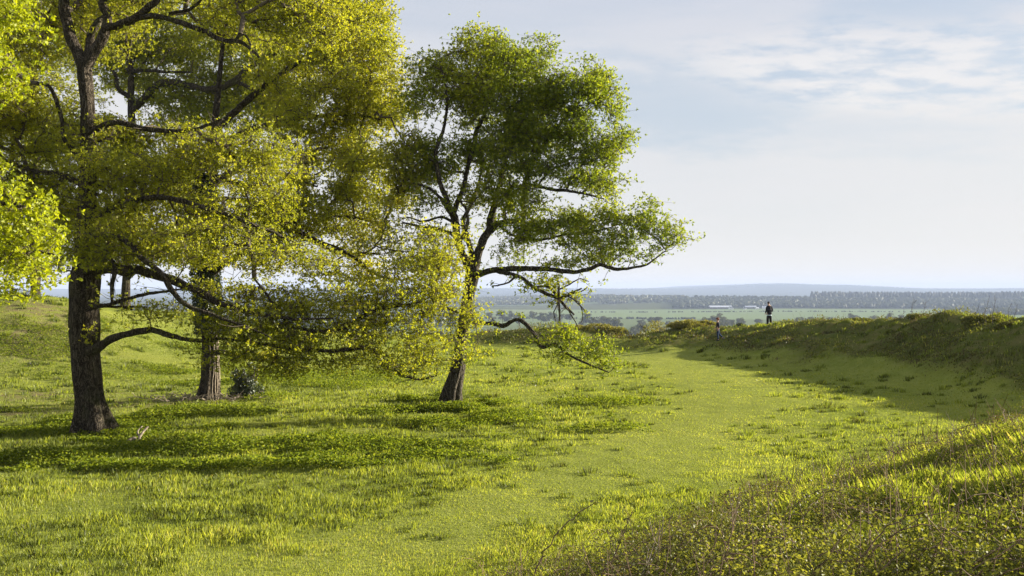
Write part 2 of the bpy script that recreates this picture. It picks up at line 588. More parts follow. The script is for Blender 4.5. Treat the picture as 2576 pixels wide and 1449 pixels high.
path_px = [(820, 1449), (1000, 1380), (1200, 1300), (1420, 1220), (1650, 1120), (1800, 1040), (1840, 985), (1790, 945), (1700, 915), (1610, 892)]
path_xy = [((px - CX) / FPX * (d := -FLOOR * FPX / (py - HY)), d, 0, 1) for px, py in path_px]
path_xy = [(-9.0, 6.0, 0, 1)] + path_xy


def zones(x, y):
    dp = ridge(x, y, path_xy)[2]
    wdt = 1.2 + 0.022 * y + 1.5 * fbm2(x / 3, y / 3, 3)
    path = sstep(wdt + 1.3, wdt * 0.5, dp)
    h1 = ridge(x, y, R1)
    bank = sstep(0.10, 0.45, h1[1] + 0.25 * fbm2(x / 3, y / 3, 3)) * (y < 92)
    bank = np.maximum(bank, 1.0 * sstep(0.1, 0.4, ridge(x, y, R3)[1]) * (y < 92))  # far mound takes the dark bank colour to paint its shaded face
    bare = np.zeros(x.shape)  # brown earth patches; on the left hill they also paint its dappled shade
    for px, py, d, r in [(90, 775, 57, 3.0), (110, 985, 41, 3.2), (40, 860, 52, 3.5), (150, 830, 54, 2.5), (330, 1010, 38, 2.4), (20, 1050, 35, 2.5), (530, 1010, 38.5, 1.6)]:
        c = P(px, py, d)
        bare = np.maximum(bare, np.exp(-(((x - c[0]) / r) ** 2 + ((y - c[1]) / (r * 0.8)) ** 2)))
    return path, bank, bare


def axis(lo, hi, step, far_lo, far_hi, g=1.07):
    a = list(np.arange(lo, hi + 1e-6, step))
    s, v = step, hi
    while v < far_hi:
        s *= g
        v += s
        a.append(v)
    s, v = step, lo
    while v > far_lo:
        s *= g
        v -= s
        a.insert(0, v)
    return np.array(a)


gx = axis(-34, 32, 0.24, -13000, 13000)
gy = axis(-3, 96, 0.24, -60, 16000, 1.05)
X, Y = np.meshgrid(gx, gy)
Z = H(X, Y)
path, bank, bare = zones(X, Y)
far = sstep(180, 320, Y)
pxs = X / np.maximum(Y, 1) * FPX + CX
field = ((Y > 2050) & (Y < 3080) & (pxs > 1380)).astype(float)
field = np.maximum(field, ((Y > 1750) & (Y < 2000) & (pxs < 1500)).astype(float))
pale = ((Y > 9500) & (Y < 10600) & (pxs > 1640) & (pxs < 2060)).astype(float)
pale = np.maximum(pale, ((Y > 10200) & (Y < 11300) & (pxs > 2260)).astype(float) * 0.7)
wdl = ((Y > 3090) & (Y < 4600) & (pxs > 1690)) | ((Y > 300) & (Y < 800)) | ((Y > 4300))
g = MB()
idx = np.arange(X.size).reshape(X.shape)
g.add(np.stack([X, Y, Z], -1).reshape(-1, 3), np.stack([idx[:-1, :-1], idx[:-1, 1:], idx[1:, 1:], idx[1:, :-1]], -1).reshape(-1, 4))
ground = g.build('ground', ground_mat(), vattr=dict(path=path, bank=bank * sstep(15, 28, Y), bare=bare, far=far, field=field, pale=pale, woodland=wdl.astype(float)))  # dark bank colour only on the shaded stretch, not the sunlit near bank
tag(ground, 'grassy hillfort ditch and ramparts running out to hazy valley fields', 'ground', kind='structure')

# ------------------------------------------------------------------ grass
def blades(mb, x, y, h, wdt, tint, rng, lean=0.45, cdir=None):
    n = len(x)
    z = H(x, y)
    a = rng.uniform(0, 2 * np.pi, n)
    la = rng.uniform(0, 2 * np.pi, n)
    lv = np.stack([np.cos(la), np.sin(la)], 1) * (rng.random(n) * lean)[:, None]
    if cdir is not None:
        lv = lv * 0.6 + cdir
    b = np.stack([x, y, z - 0.01], 1)
    s = np.stack([np.cos(a), np.sin(a), np.zeros(n)], 1) * (wdt * 0.5)[:, None]
    tip = b + np.stack([lv[:, 0] * h, lv[:, 1] * h, h], 1)
    mid = b + np.stack([lv[:, 0] * h * 0.3, lv[:, 1] * h * 0.3, h * 0.6], 1)
    V = np.stack([b - s, b + s, mid + s * 0.7, tip], 1)
    mb.add(V.reshape(-1, 3), np.arange(n * 4).reshape(-1, 4), tint)


def polar(n, r0, r1, k, a0=-34, a1=34):
    u = R.random(n)
    e = 1 - k + 1e-4
    r = (r0 ** e + u * (r1 ** e - r0 ** e)) ** (1 / e)
    th = np.radians(R.uniform(a0, a1, n))
    return r * np.sin(th), r * np.cos(th), r


gm = MB()
N = 950_000
x, y, r = polar(N, 5.0, 96.0, 1.6)
path, bank, bare = zones(x, y)
rough = sstep(-0.15, 0.55, fbm2(x / 1.1 + 3, y / 1.1, 3) + 0.35 * fbm2(x / 7, y / 7, 2) + 0.12)
right = sstep(-0.10, 0.25, x / r)              # the open ditch floor is grazed short
far_s = sstep(96, 40, r)
h = 0.03 + (0.03 + 0.075 * rough) * (1 - 0.82 * path) * (1 - 0.6 * right * (1 - bank)) + 0.09 * bank * rough
h = h * (0.55 + 0.45 * far_s) * R.uniform(0.5, 1.35, N)
keep = R.random(N) > bare * 0.6
w_ = np.maximum(0.006, 0.00062 * r) * R.uniform(0.7, 1.3, N)
tint = 0.52 + 0.22 * R.normal(size=N) * 0.6 + 0.16 * fbm2(x / 0.5, y / 0.7, 2) + 0.14 * fbm2(x / 2.7 + 9, y / 3.5, 2) + 0.16 * (rough - 0.4) + 0.04 * path - 0.36 * bare  # blades darker over the bare patches, part earth and part painted shade
tint = np.where(R.random(N) < 0.04 + 0.08 * bank, R.uniform(0.9, 1.0, N), tint - 0.34 * bank * sstep(16, 30, y) - 0.10 * bank)  # blades darkened along with the turf, painting shade onto the far slope
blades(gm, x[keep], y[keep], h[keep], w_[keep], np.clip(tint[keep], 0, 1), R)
# tussocks: blades fanning out of one crown
NC = 9500
cx_, cy_, cr = polar(NC, 7, 80, 1.25)
cp, cb, cbr = zones(cx_, cy_)
ok = (R.random(NC) > cp * 0.90) & (R.random(NC) > 0.45 * sstep(-0.12, 0.2, cx_ / cr) * (1 - cb)) & (fbm2(cx_ / 2.2, cy_ / 2.2, 2) > -0.25)
cx_, cy_, cr = cx_[ok], cy_[ok], cr[ok]
nb = 44
size = R.uniform(0.06, 0.18, len(cx_)) * (0.7 + cr / 55)
k = np.repeat(np.arange(len(cx_)), nb)
off = R.normal(size=(len(k), 2)) * (size[k] * 0.55)[:, None]
off[:, 0] *= 1.25
cdir = off / (size[k][:, None] + 0.02) * 0.55
hh = size[k] * R.uniform(0.45, 1.05, len(k)) * np.exp(-(off ** 2).sum(1) / (size[k] * 1.3) ** 2) + 0.02
tt = np.clip(0.12 + 0.38 * R.random(len(cx_))[k] + 0.15 * R.normal(size=len(k)), 0, 1)
blades(gm, cx_[k] + off[:, 0], cy_[k] + off[:, 1], hh, np.maximum(0.008, 0.0008 * cr[k]), tt, R, 0.4, cdir)
grass = gm.build('grass', M_grass)
tag(grass, 'bright yellow green grass with darker tussocks over the ditch floor', 'grass', kind='stuff')

# leafy herbs in the shade around the oaks
cm = MB()
N = 210_000


def patch(n, px0, px1, py0, py1, zf=FLOOR):
    px = R.uniform(px0, px1, n)
    d0, d1 = -zf * FPX / (py1 - HY), -zf * FPX / (py0 - HY)
    d = R.uniform(d0, d1, n)
    return (px - CX) / FPX * d, d


xs, ys = [], []
for n, a in [(130_000, (-150, 1300, 1035, 1185)), (25_000, (1000, 1260, 1000, 1040)), (40_000, (-100, 520, 855, 960)), (25_000, (560, 1100, 935, 1010)), (30_000, (1180, 1640, 990, 1090))]:
    a_, b_ = patch(n, *a)
    fx_ = ((a_ / b_ * FPX + CX) - a[0]) / (a[1] - a[0])
    keep = R.random(n) < sstep(1.0, 0.75, fx_ + 0.25 * fbm2(a_ / 1.3, b_ / 1.3, 2))
    keep &= fbm2(a_ / 2.4 + 1, b_ / 1.5, 3) > (-0.02 if n > 50_000 else 0.12)
    xs.append(a_[keep])
    ys.append(b_[keep])
a_px, b_ = R.uniform(-150, 620, 70_000), R.uniform(43, 58, 70_000)  # real herbs of the left hill, also standing in for its dappled shade
a_ = (a_px - CX) / FPX * b_
keep = fbm2(a_ / 3.0 + 5, b_ / 2.2, 3) > 0.08
xs.append(a_[keep])
ys.append(b_[keep])
x, y = np.concatenate(xs), np.concatenate(ys)
hz = 0.08 + 0.26 * sstep(-0.1, 0.7, fbm2(x / 2.4 + 1, y / 1.5, 3)) + 0.05 * fbm2(x / 0.5, y / 0.5, 2)
n = len(x)
hz = np.clip(hz, 0.04, None) * R.random(n) ** 0.6
c = np.stack([x, y, H(x, y) + hz], 1)
d = unit(np.stack([R.normal(size=n), R.normal(size=n), R.normal(size=n) * 0.35 + 0.1], 1))
leaf_quads(cm, c, d, R.uniform(0.05, 0.10, n), R.uniform(0.04, 0.06, n), np.clip(0.45 + 0.25 * R.normal(size=n), 0, 1), R)
tag(cm.build('ground_cover', M_cover), 'low leafy nettles and herbs carpeting the ground around the oak trunks', 'undergrowth', kind='stuff')

# scrubby herbs on the rampart
sm = MB()
N = 400_000
x, y, r = polar(N, 14, 92, 1.1, -2, 34)
_, bank, _ = zones(x, y)
keep = (R.random(N) < bank) & (fbm2(x / 1.6, y / 2.6, 3) > -0.12) & (r > 15)
x, y, r = x[keep], y[keep], r[keep]
n = len(x)
hz = (0.03 + 0.50 * sstep(0, 0.7, fbm2(x / 1.6, y / 2.6, 3))) * R.random(n) ** 0.7
c = np.stack([x, y, H(x, y) + hz], 1)
d = unit(np.stack([R.normal(size=n), R.normal(size=n), R.normal(size=n) * 0.6 + 0.5], 1))
leaf_quads(sm, c, d, R.uniform(0.05, 0.13, n) * (0.6 + r / 80), R.uniform(0.02, 0.045, n) * (0.6 + r / 60), np.clip(0.42 + 0.28 * R.normal(size=n) + 0.45 * fbm2(x / 3 + 3, y / 3, 2), 0, 1), R)
# upright dead stalks
n = 900
x, y, r = polar(n, 16, 86, 1.0, 3, 34)
_, bank, _ = zones(x, y)
k = R.random(n) < bank
x, y = x[k], y[k]
b = np.stack([x, y, H(x, y)], 1)
hgt = R.uniform(0.25, 0.8, len(x))
t_ = b + np.stack([R.normal(size=len(x)) * 0.15, R.normal(size=len(x)) * 0.15, hgt], 1)
segs(sm, b, t_, np.full(len(x), 0.008), np.full(len(x), 0.004), 3, np.full(len(x), 0.1))
tag(sm.build('scrub', M_scrub), 'rough olive brown scrub and dry stalks covering the shaded rampart', 'scrub', kind='stuff')

# ------------------------------------------------------------------ bramble thicket on the near bank
bm = MB()
bs = MB()
px_edge = [(1430, 1449), (1650, 1385), (1850, 1300), (2100, 1230), (2400, 1120), (2576, 1030), (2900, 900)]
NB = 900
x, y, r = polar(NB * 3, 4.6, 22, 0.9, -3, 36)
zz = H(x, y)
ppx, ppy = CX + FPX * x / y, HY - FPX * zz / y
lim = np.interp(ppx, [p[0] for p in px_edge], [p[1] for p in px_edge])
m = (ppy > lim + 15 + 130 * fbm2(x / 1.3, y / 1.3, 2)) & (fbm2(x / 0.9 + 8, y / 1.2, 3) > 0.10)
x, y = x[m][:NB], y[m][:NB]
nst = len(x)
tip_c = []
for i in range(nst):
    L = R.uniform(0.35, 1.0) * (1.25 if y[i] > 10 else 1.0)
    a = R.uniform(0, 2 * np.pi)
    up = R.uniform(0.5, 1.1)
    t = np.linspace(0, 1, 7)
    hx = L * 0.75 * t
    hz = L * 0.42 * up * (np.sin(t * np.pi * 0.72))
    wob = np.cumsum(R.normal(size=(7, 3)) * 0.018, axis=0)
    p = np.stack([x[i] + np.cos(a) * hx, y[i] + np.sin(a) * hx, np.zeros(7)], 1) + wob
    p[:, 2] = H(p[:, 0], p[:, 1]) + hz + 0.01
    segs(bs, p[:-1], p[1:], np.linspace(0.0042, 0.003, 6), np.linspace(0.004, 0.0022, 6), 3)
    tip_c.append(p[1:])
n = 420
x, y, r = polar(n * 2, 5, 20, 1.0, -4, 35)
k = (R.random(n * 2) < zones(x, y)[1])
x, y = x[k], y[k]
b = np.stack([x, y, H(x, y)], 1)
ln = R.normal(size=(len(x), 2)) * 0.14
hh = R.uniform(0.22, 0.60, len(x))
t_ = b + np.stack([ln[:, 0], ln[:, 1], hh], 1)
m_ = (b + t_) / 2 + np.stack([-ln[:, 0] * 0.2, ln[:, 1] * 0.1, hh * 0.06], 1)
segs(bs, b, m_, np.full(len(x), 0.0032), np.full(len(x), 0.0026), 3)
segs(bs, m_, t_, np.full(len(x), 0.0026), np.full(len(x), 0.0018), 3)
tc_ = np.concatenate(tip_c)
nl = 24
c = np.repeat(tc_, nl, 0) + R.normal(size=(len(tc_) * nl, 3)) * [0.08, 0.08, 0.055]
c[:, 2] = np.maximum(c[:, 2], H(c[:, 0], c[:, 1]) + 0.01)
n = len(c)
d = unit(np.stack([R.normal(size=n), R.normal(size=n), R.normal(size=n) * 0.5 + 0.15], 1))
leaf_quads(bm, c, d, R.uniform(0.010, 0.030, n), R.uniform(0.008, 0.019, n), np.clip(0.56 + 0.20 * R.normal(size=n) + 0.5 * fbm2(c[:, 0] / 1.5, c[:, 1] / 1.5, 2), 0, 1), R)
# tall grass growing through it
N = 260_000
x, y, r = polar(N, 4.6, 24, 1.2, -8, 36)
_, bank, _ = zones(x, y)
k = (R.random(N) < bank) & (bank > 0.3)
x, y, r = x[k], y[k], r[k]
n = len(x)
bm2 = MB()
blades(bm2, x, y, (0.08 + 0.16 * sstep(-0.3, 0.5, fbm2(x / 0.8, y / 0.8, 2))) * R.uniform(0.5, 1.3, n) * np.clip(r / 12, 0.5, 1), np.full(n, 0.0042), np.clip(0.55 + 0.3 * fbm2(x / 0.6 + 4, y / 0.6, 2) + 0.25 * R.normal(size=n), 0, 1), R, 0.6)
tag(bm.build('bramble_leaves', M_scrub), 'tangled low brambles with small olive leaves on the near bank', 'undergrowth', kind='stuff')
tag(bs.build('bramble_stems', M_dry), 'thin brown bramble stems tangled low over the near bank', 'undergrowth', kind='stuff')
tag(bm2.build('tall_grass', M_grass), 'long pale grass growing up through the brambles on the near bank', 'grass', kind='stuff')


def hit(px, py):
    """distance at which the line of sight through (column, row) meets the ground"""
    d = np.arange(4.0, 60.0, 0.05)
    below = H((px - CX) / FPX * d, d) > -(py - HY) / FPX * d
    return float(d[np.argmax(below)]) if below.any() else 60.0


def stem(name, pts_px, r0, label, cat='bramble', side=0, leaves=0, mat=None, group=None, grounded=False):
    """an arching stem traced as (column, row, depth); stands on the ground at its first point"""
    if grounded:
        d0 = hit(pts_px[0][0], pts_px[0][1])
        pts_px = [(a, b, d0 + (c - pts_px[0][2])) for a, b, c in pts_px]
        r0 = r0 * d0 / 7.5
    pts = np.array([P(*p) for p in pts_px])
    pts[0, 2] = H(pts[0:1, 0], pts[0:1, 1])[0] - 0.02
    root = empty(name, pts[0], label, cat, group)
    q = catmull(pts, 0.06)
    q[1:-1] += R.normal(size=(len(q) - 2, 3)) * 0.006
    mb = MB()
    tube(mb, q, np.linspace(r0, r0 * 0.35, len(q)), 5)
    mb.build('stem', mat or M_dry, root)
    if side:
        for i in range(side):
            sb = MB()
            k = R.integers(len(q) // 4, len(q) - 2)
            dd = unit(q[k + 1] - q[k - 1])
            o = unit(np.cross(dd, R.normal(size=3)))
            L = R.uniform(0.08, 0.30)
            e = q[k] + (dd * 0.7 + o * 0.7 + [0, 0, 0.25]) * L
            m_ = q[k] + (dd * 0.35 + o * 0.5) * L * 0.6
            pp = catmull([q[k], m_, e], 0.05)
            tube(sb, pp, np.linspace(r0 * 0.45, r0 * 0.2, len(pp)), 4)
            sb.build('side_shoot', mat or M_dry, root)
    if leaves:
        lb = MB()
        k = R.integers(len(q) // 5, len(q), leaves)
        c = q[k] + R.normal(size=(leaves, 3)) * 0.02
        leaf_quads(lb, c, unit(R.normal(size=(leaves, 3)) + [0, 0, 0.3]), R.uniform(0.02, 0.045, leaves), R.uniform(0.015, 0.03, leaves), np.clip(0.6 + 0.25 * R.normal(size=leaves), 0, 1), R)
        lb.build('leaves', M_scrub, root)
    return root


stem('bramble_cane', [(2120, 1540, 7.4), (2130, 1500, 7.3), (2160, 1410, 7.2), (2235, 1325, 7.1), (2330, 1285, 7.0)], 0.010, 'thick bare bramble cane arching rightwards over the near bank', leaves=30, grounded=True)
stem('bramble_cane', [(1325, 1600, 9.2), (1330, 1500, 9.1), (1370, 1385, 9.0), (1440, 1300, 8.9), (1500, 1262, 8.8)], 0.009, 'tall thin cane curving rightwards, leftmost on the near bank', leaves=40, grounded=True)
stem('bramble_cane', [(2000, 1560, 7.8), (2010, 1500, 7.7), (2060, 1420, 7.6), (2130, 1340, 7.5)], 0.008, 'straight leaning cane left of the thick arching bramble cane', side=3, leaves=30, grounded=True)
stem('bramble_cane', [(1460, 1600, 9.4), (1500, 1480, 9.3), (1545, 1400, 9.3), (1590, 1290, 9.2)], 0.009, 'leaning bramble cane second from the left on the near bank', side=3, leaves=30, grounded=True)
stem('dead_stalk', [(1836, 1560, 7.6), (1838, 1480, 7.6), (1826, 1400, 7.6), (1842, 1320, 7.55), (1835, 1235, 7.55)], 0.008, 'upright leafless stalk with side shoots in the bramble thicket', 'stalk', side=9, grounded=True)
stem('dead_stalk', [(1610, 1560, 8.3), (1600, 1480, 8.3), (1650, 1390, 8.2), (1668, 1300, 8.2)], 0.007, 'pale crooked stalk leaning right in the lower bramble thicket', 'stalk', side=6, mat=M_dead, grounded=True)
stem('dead_stalk', [(1560, 1570, 7.4), (1600, 1500, 7.4), (1630, 1430, 7.4)], 0.008, 'short grey dead stalk at the front of the bramble thicket', 'stalk', side=5, mat=M_dead, grounded=True)

# ------------------------------------------------------------------ trees
def limb_pts(tr):
    """[(column, row, depth, width)] in picture units -> world points + radius"""
    a = []
    for px, py, d, wd in tr:
        a.append([*P(px, py, d), wd * 0.5 * d / FPX])
    return np.array(a)


def sample_blobs(blobs, dens, rng, gate=0.42, nsc=1.1):
    out = []
    for b in blobs:
        px, py, d, rx, ry, rz = b[:6]
        dn = b[6] if len(b) > 6 else 1.0
        c = P(px, py, d)
        ax, az_ = rx / FPX * d, ry / FPX * d
        vol = 4 / 3 * np.pi * ax * az_ * rz
        n = int(vol * dens * dn)
        v = unit(rng.normal(size=(n * 2, 3))) * (rng.random((n * 2, 1)) ** 0.42)
        p = c + v * [ax, rz, az_]
        nz = noise3(p / nsc + 7.7) * 0.65 + noise3(p / (nsc * 0.45) + 3.1) * 0.35
        p = p[nz > gate]
        out.append(p[:n])
    return np.concatenate(out)


def oak(name, base_px, label, trunk, limbs, blobs, dens, mat_leaf, mat_bark, seed, leaf=0.075, ros=9, per=5, tint0=0.5,
        spread=(0.23, 0.23, 0.12), flare=1.5, gate=0.42, limb_names=None, pathw=0.22, sparse_top=None, twig=0.0075, group=None, cat='tree', nsc=1.1):
    rng = np.random.default_rng(seed)
    t0 = limb_pts(trunk)
    gz = H(t0[0:1, 0], t0[0:1, 1])[0]
    root = empty(name, (t0[0, 0], t0[0, 1], gz), label, cat, group)
    t0[0, 2] = gz - 0.15
    q = catmull(t0, 0.14)
    hgt = q[:, 2] - gz
    rad = q[:, 3] * (1 + (flare - 1) * np.exp(-np.clip(hgt, 0, None) / 0.65))
    ph = rng.uniform(0, 6.28, 6)

    def shape(th, s):
        fl = math.exp(-s / 0.8)
        return (1 + 0.045 * np.sin(3 * th + ph[0] + 0.3 * s) + 0.035 * np.sin(5 * th + ph[1] - 0.5 * s) + 0.02 * np.sin(11 * th + ph[2] + 0.2 * s)
                + 0.012 * np.sin(23 * th + ph[3]) + 0.035 * np.sin(2 * th + 2.1 * s + ph[4]) + 0.03 * np.sin(4.3 * s + ph[5]) + fl * (0.30 * np.sin(5 * th + ph[1]) + 0.12 * np.sin(8 * th + ph[5])))
    mb = MB()
    tube(mb, q[:, :3], rad, 48, shape)
    mb.build('trunk', mat_bark, root)
    nodes = [q[::3, :3]]
    shoots = []
    plen = [np.linspace(0, 1, len(q[::3])) * 3.0]
    wt = [np.where(q[::3, 2] - gz > 1.8, 0.0, 6.0)]       # no twigs on the bole
    for i, lb in enumerate(limbs):
        a = limb_pts(lb)
        qq = catmull(a, 0.16)
        n = len(qq)
        jit = np.cumsum(rng.normal(size=(n, 3)), 0) * 0.012
        jit -= np.linspace(0, 1, n)[:, None] * jit[-1]
        qq[:, :3] += jit
        if len(lb[0]) == 4 and n > 6:
            qq[:, 1] += 0.25 * np.sin(np.linspace(0, 5, n) + i) * np.linspace(0, 1, n)
        f1, f2 = rng.uniform(0, 6.28, 2)
        rr = np.maximum(qq[:, 3], 0.012) * (1 + 0.10 * np.sin(np.arange(n) * 0.9 + f1) * rng.random(n))
        m2 = MB()
        tube(m2, qq[:, :3], rr, 14, lambda th, s: 1 + 0.07 * np.sin(3 * th + f1 + s) + 0.05 * np.sin(5 * th + f2 - 1.7 * s))
        m2.build('limb', mat_bark, root)
        for _ in range(int(n * 0.16 / 0.28)):
            k_ = rng.integers(n // 8, n - 1) if n > 8 else 0
            o_ = unit(rng.normal(size=3) + [0, 0, 0.25]) * rng.uniform(0.12, 0.30)
            c_ = [qq[k_, :3]]
            for _j in range(3):
                c_.append(c_[-1] + o_ * (1 - 0.15 * _j) + rng.normal(size=3) * 0.05)
            shoots.append(np.array(c_))
        nodes.append(qq[::2, :3])
        plen.append(np.linspace(1, 3, len(qq[::2])))
        wt.append(np.zeros(len(qq[::2])))
    nodes, plen, wt = np.concatenate(nodes), np.concatenate(plen), np.concatenate(wt)
    A = sample_blobs(blobs, dens, rng, gate, nsc)
    if not len(A):
        return root
    K = len(A)
    D = np.full(K, 1e9)
    who = np.zeros(K, int)
    for s in range(0, len(nodes), 64):
        dd = np.linalg.norm(A[:, None] - nodes[None, s:s + 64], axis=2) + pathw * plen[None, s:s + 64] + wt[None, s:s + 64]
        k = dd.argmin(1)
        v = dd[np.arange(K), k]
        m = v < D
        D[m] = v[m]
        who[m] = k[m] + s
    cap = len(nodes) + K * 4
    pos = np.zeros((cap, 3))
    pos[:len(nodes)] = nodes
    par = np.full(cap, -1)
    pl = np.zeros(cap)
    pl[:len(nodes)] = plen
    nn = len(nodes)
    nfix = nn
    alive = np.ones(K, bool)
    tipidx = np.zeros(K, int)
    for it in range(K):
        k = int(np.argmin(D))
        p0i = who[k]
        p0, p1 = pos[p0i], A[k]
        dist = np.linalg.norm(p1 - p0)
        m = 1 if dist < 0.35 else (2 if dist < 0.9 else (3 if dist < 2 else 4))
        prev = p0i
        bend = rng.normal(size=3) * dist * 0.10
        bend[2] -= dist * 0.04
        alive[k] = False
        D[k] = 1e9
        for j in range(1, m + 1):
            t = j / m
            pp = p0 + (p1 - p0) * t + bend * math.sin(math.pi * t)
            if j < m:
                pp = pp + rng.normal(size=3) * 0.03
            pos[nn] = pp
            par[nn] = prev
            pl[nn] = pl[prev] + dist / m
            dd = np.sqrt(((A - pp) ** 2).sum(1)) + pathw * pl[nn]
            m_ = (dd < D) & alive
            D[m_] = dd[m_]
            who[m_] = nn
            prev = nn
            nn += 1
        tipidx[k] = prev
    cnt = np.zeros(nn)
    cnt[tipidx] += 1
    for i in range(nn - 1, nfix - 1, -1):
        if par[i] >= 0:
            cnt[par[i]] += cnt[i]
    rad = twig * np.maximum(cnt, 1) ** 0.40
    ii = np.arange(nfix, nn)
    pi = par[ii]
    ra = np.where(pi < nfix, rad[ii], np.minimum(rad[pi], rad[ii] * 1.35))
    tb = MB()
    thick = rad[ii] > 0.022
    for sel, sd in ((thick, 7), (~thick, 3)):
        if sel.any():
            segs(tb, pos[pi[sel]], pos[ii[sel]], ra[sel], rad[ii[sel]], sd)
    sh_ = np.array(shoots)
    for j in range(3):
        segs(tb, sh_[:, j], sh_[:, j + 1], np.full(len(sh_), 0.012 - 0.003 * j), np.full(len(sh_), 0.009 - 0.003 * j), 3)
    # leaf rosettes round every shoot tip
    pick = sh_[rng.random(len(sh_)) < 0.55]
    ends = np.concatenate([pick[:, 3], pick[:, 2]])
    cen = np.concatenate([np.repeat(A, ros, 0) + rng.normal(size=(K * ros, 3)) * spread, np.repeat(ends, 3, 0) + rng.normal(size=(len(ends) * 3, 3)) * 0.06])
    src = np.concatenate([np.repeat(pos[tipidx], ros, 0), np.repeat(ends, 3, 0)])
    n = len(cen)
    half = rng.random(n) < 0.6
    segs(tb, src[half], cen[half], np.full(half.sum(), twig * 0.5), np.full(half.sum(), twig * 0.35), 3)
    tb.build('twigs', M_twig, root)
    lm = MB()
    c = np.repeat(cen, per, 0) + rng.normal(size=(n * per, 3)) * leaf * 0.18
    axis_ = unit(np.repeat(unit(cen - src), per, 0) * 0.7 + [0, 0, 0.25])
    d = unit(axis_ * 0.55 + rng.normal(size=(n * per, 3)) * 0.75)
    Lf = leaf * rng.uniform(0.6, 1.25, n * per)
    clump = noise3(cen / 1.6 + 20)
    tn = np.repeat(tint0 + 0.35 * (clump - 0.5) + 0.12 * rng.normal(size=n), per) + 0.08 * rng.normal(size=n * per)
    Lf = Lf * np.where(rng.random(n * per) < 0.1, 1.25, 1.0)
    leaf_quads(lm, c, d, Lf, Lf * rng.uniform(0.5, 0.8, n * per), np.clip(tn, 0, 1), rng)
    lm.build('crown', mat_leaf, root)
    print(name, 'attractors', K, 'nodes', nn, 'leaves', n * per)
    return root


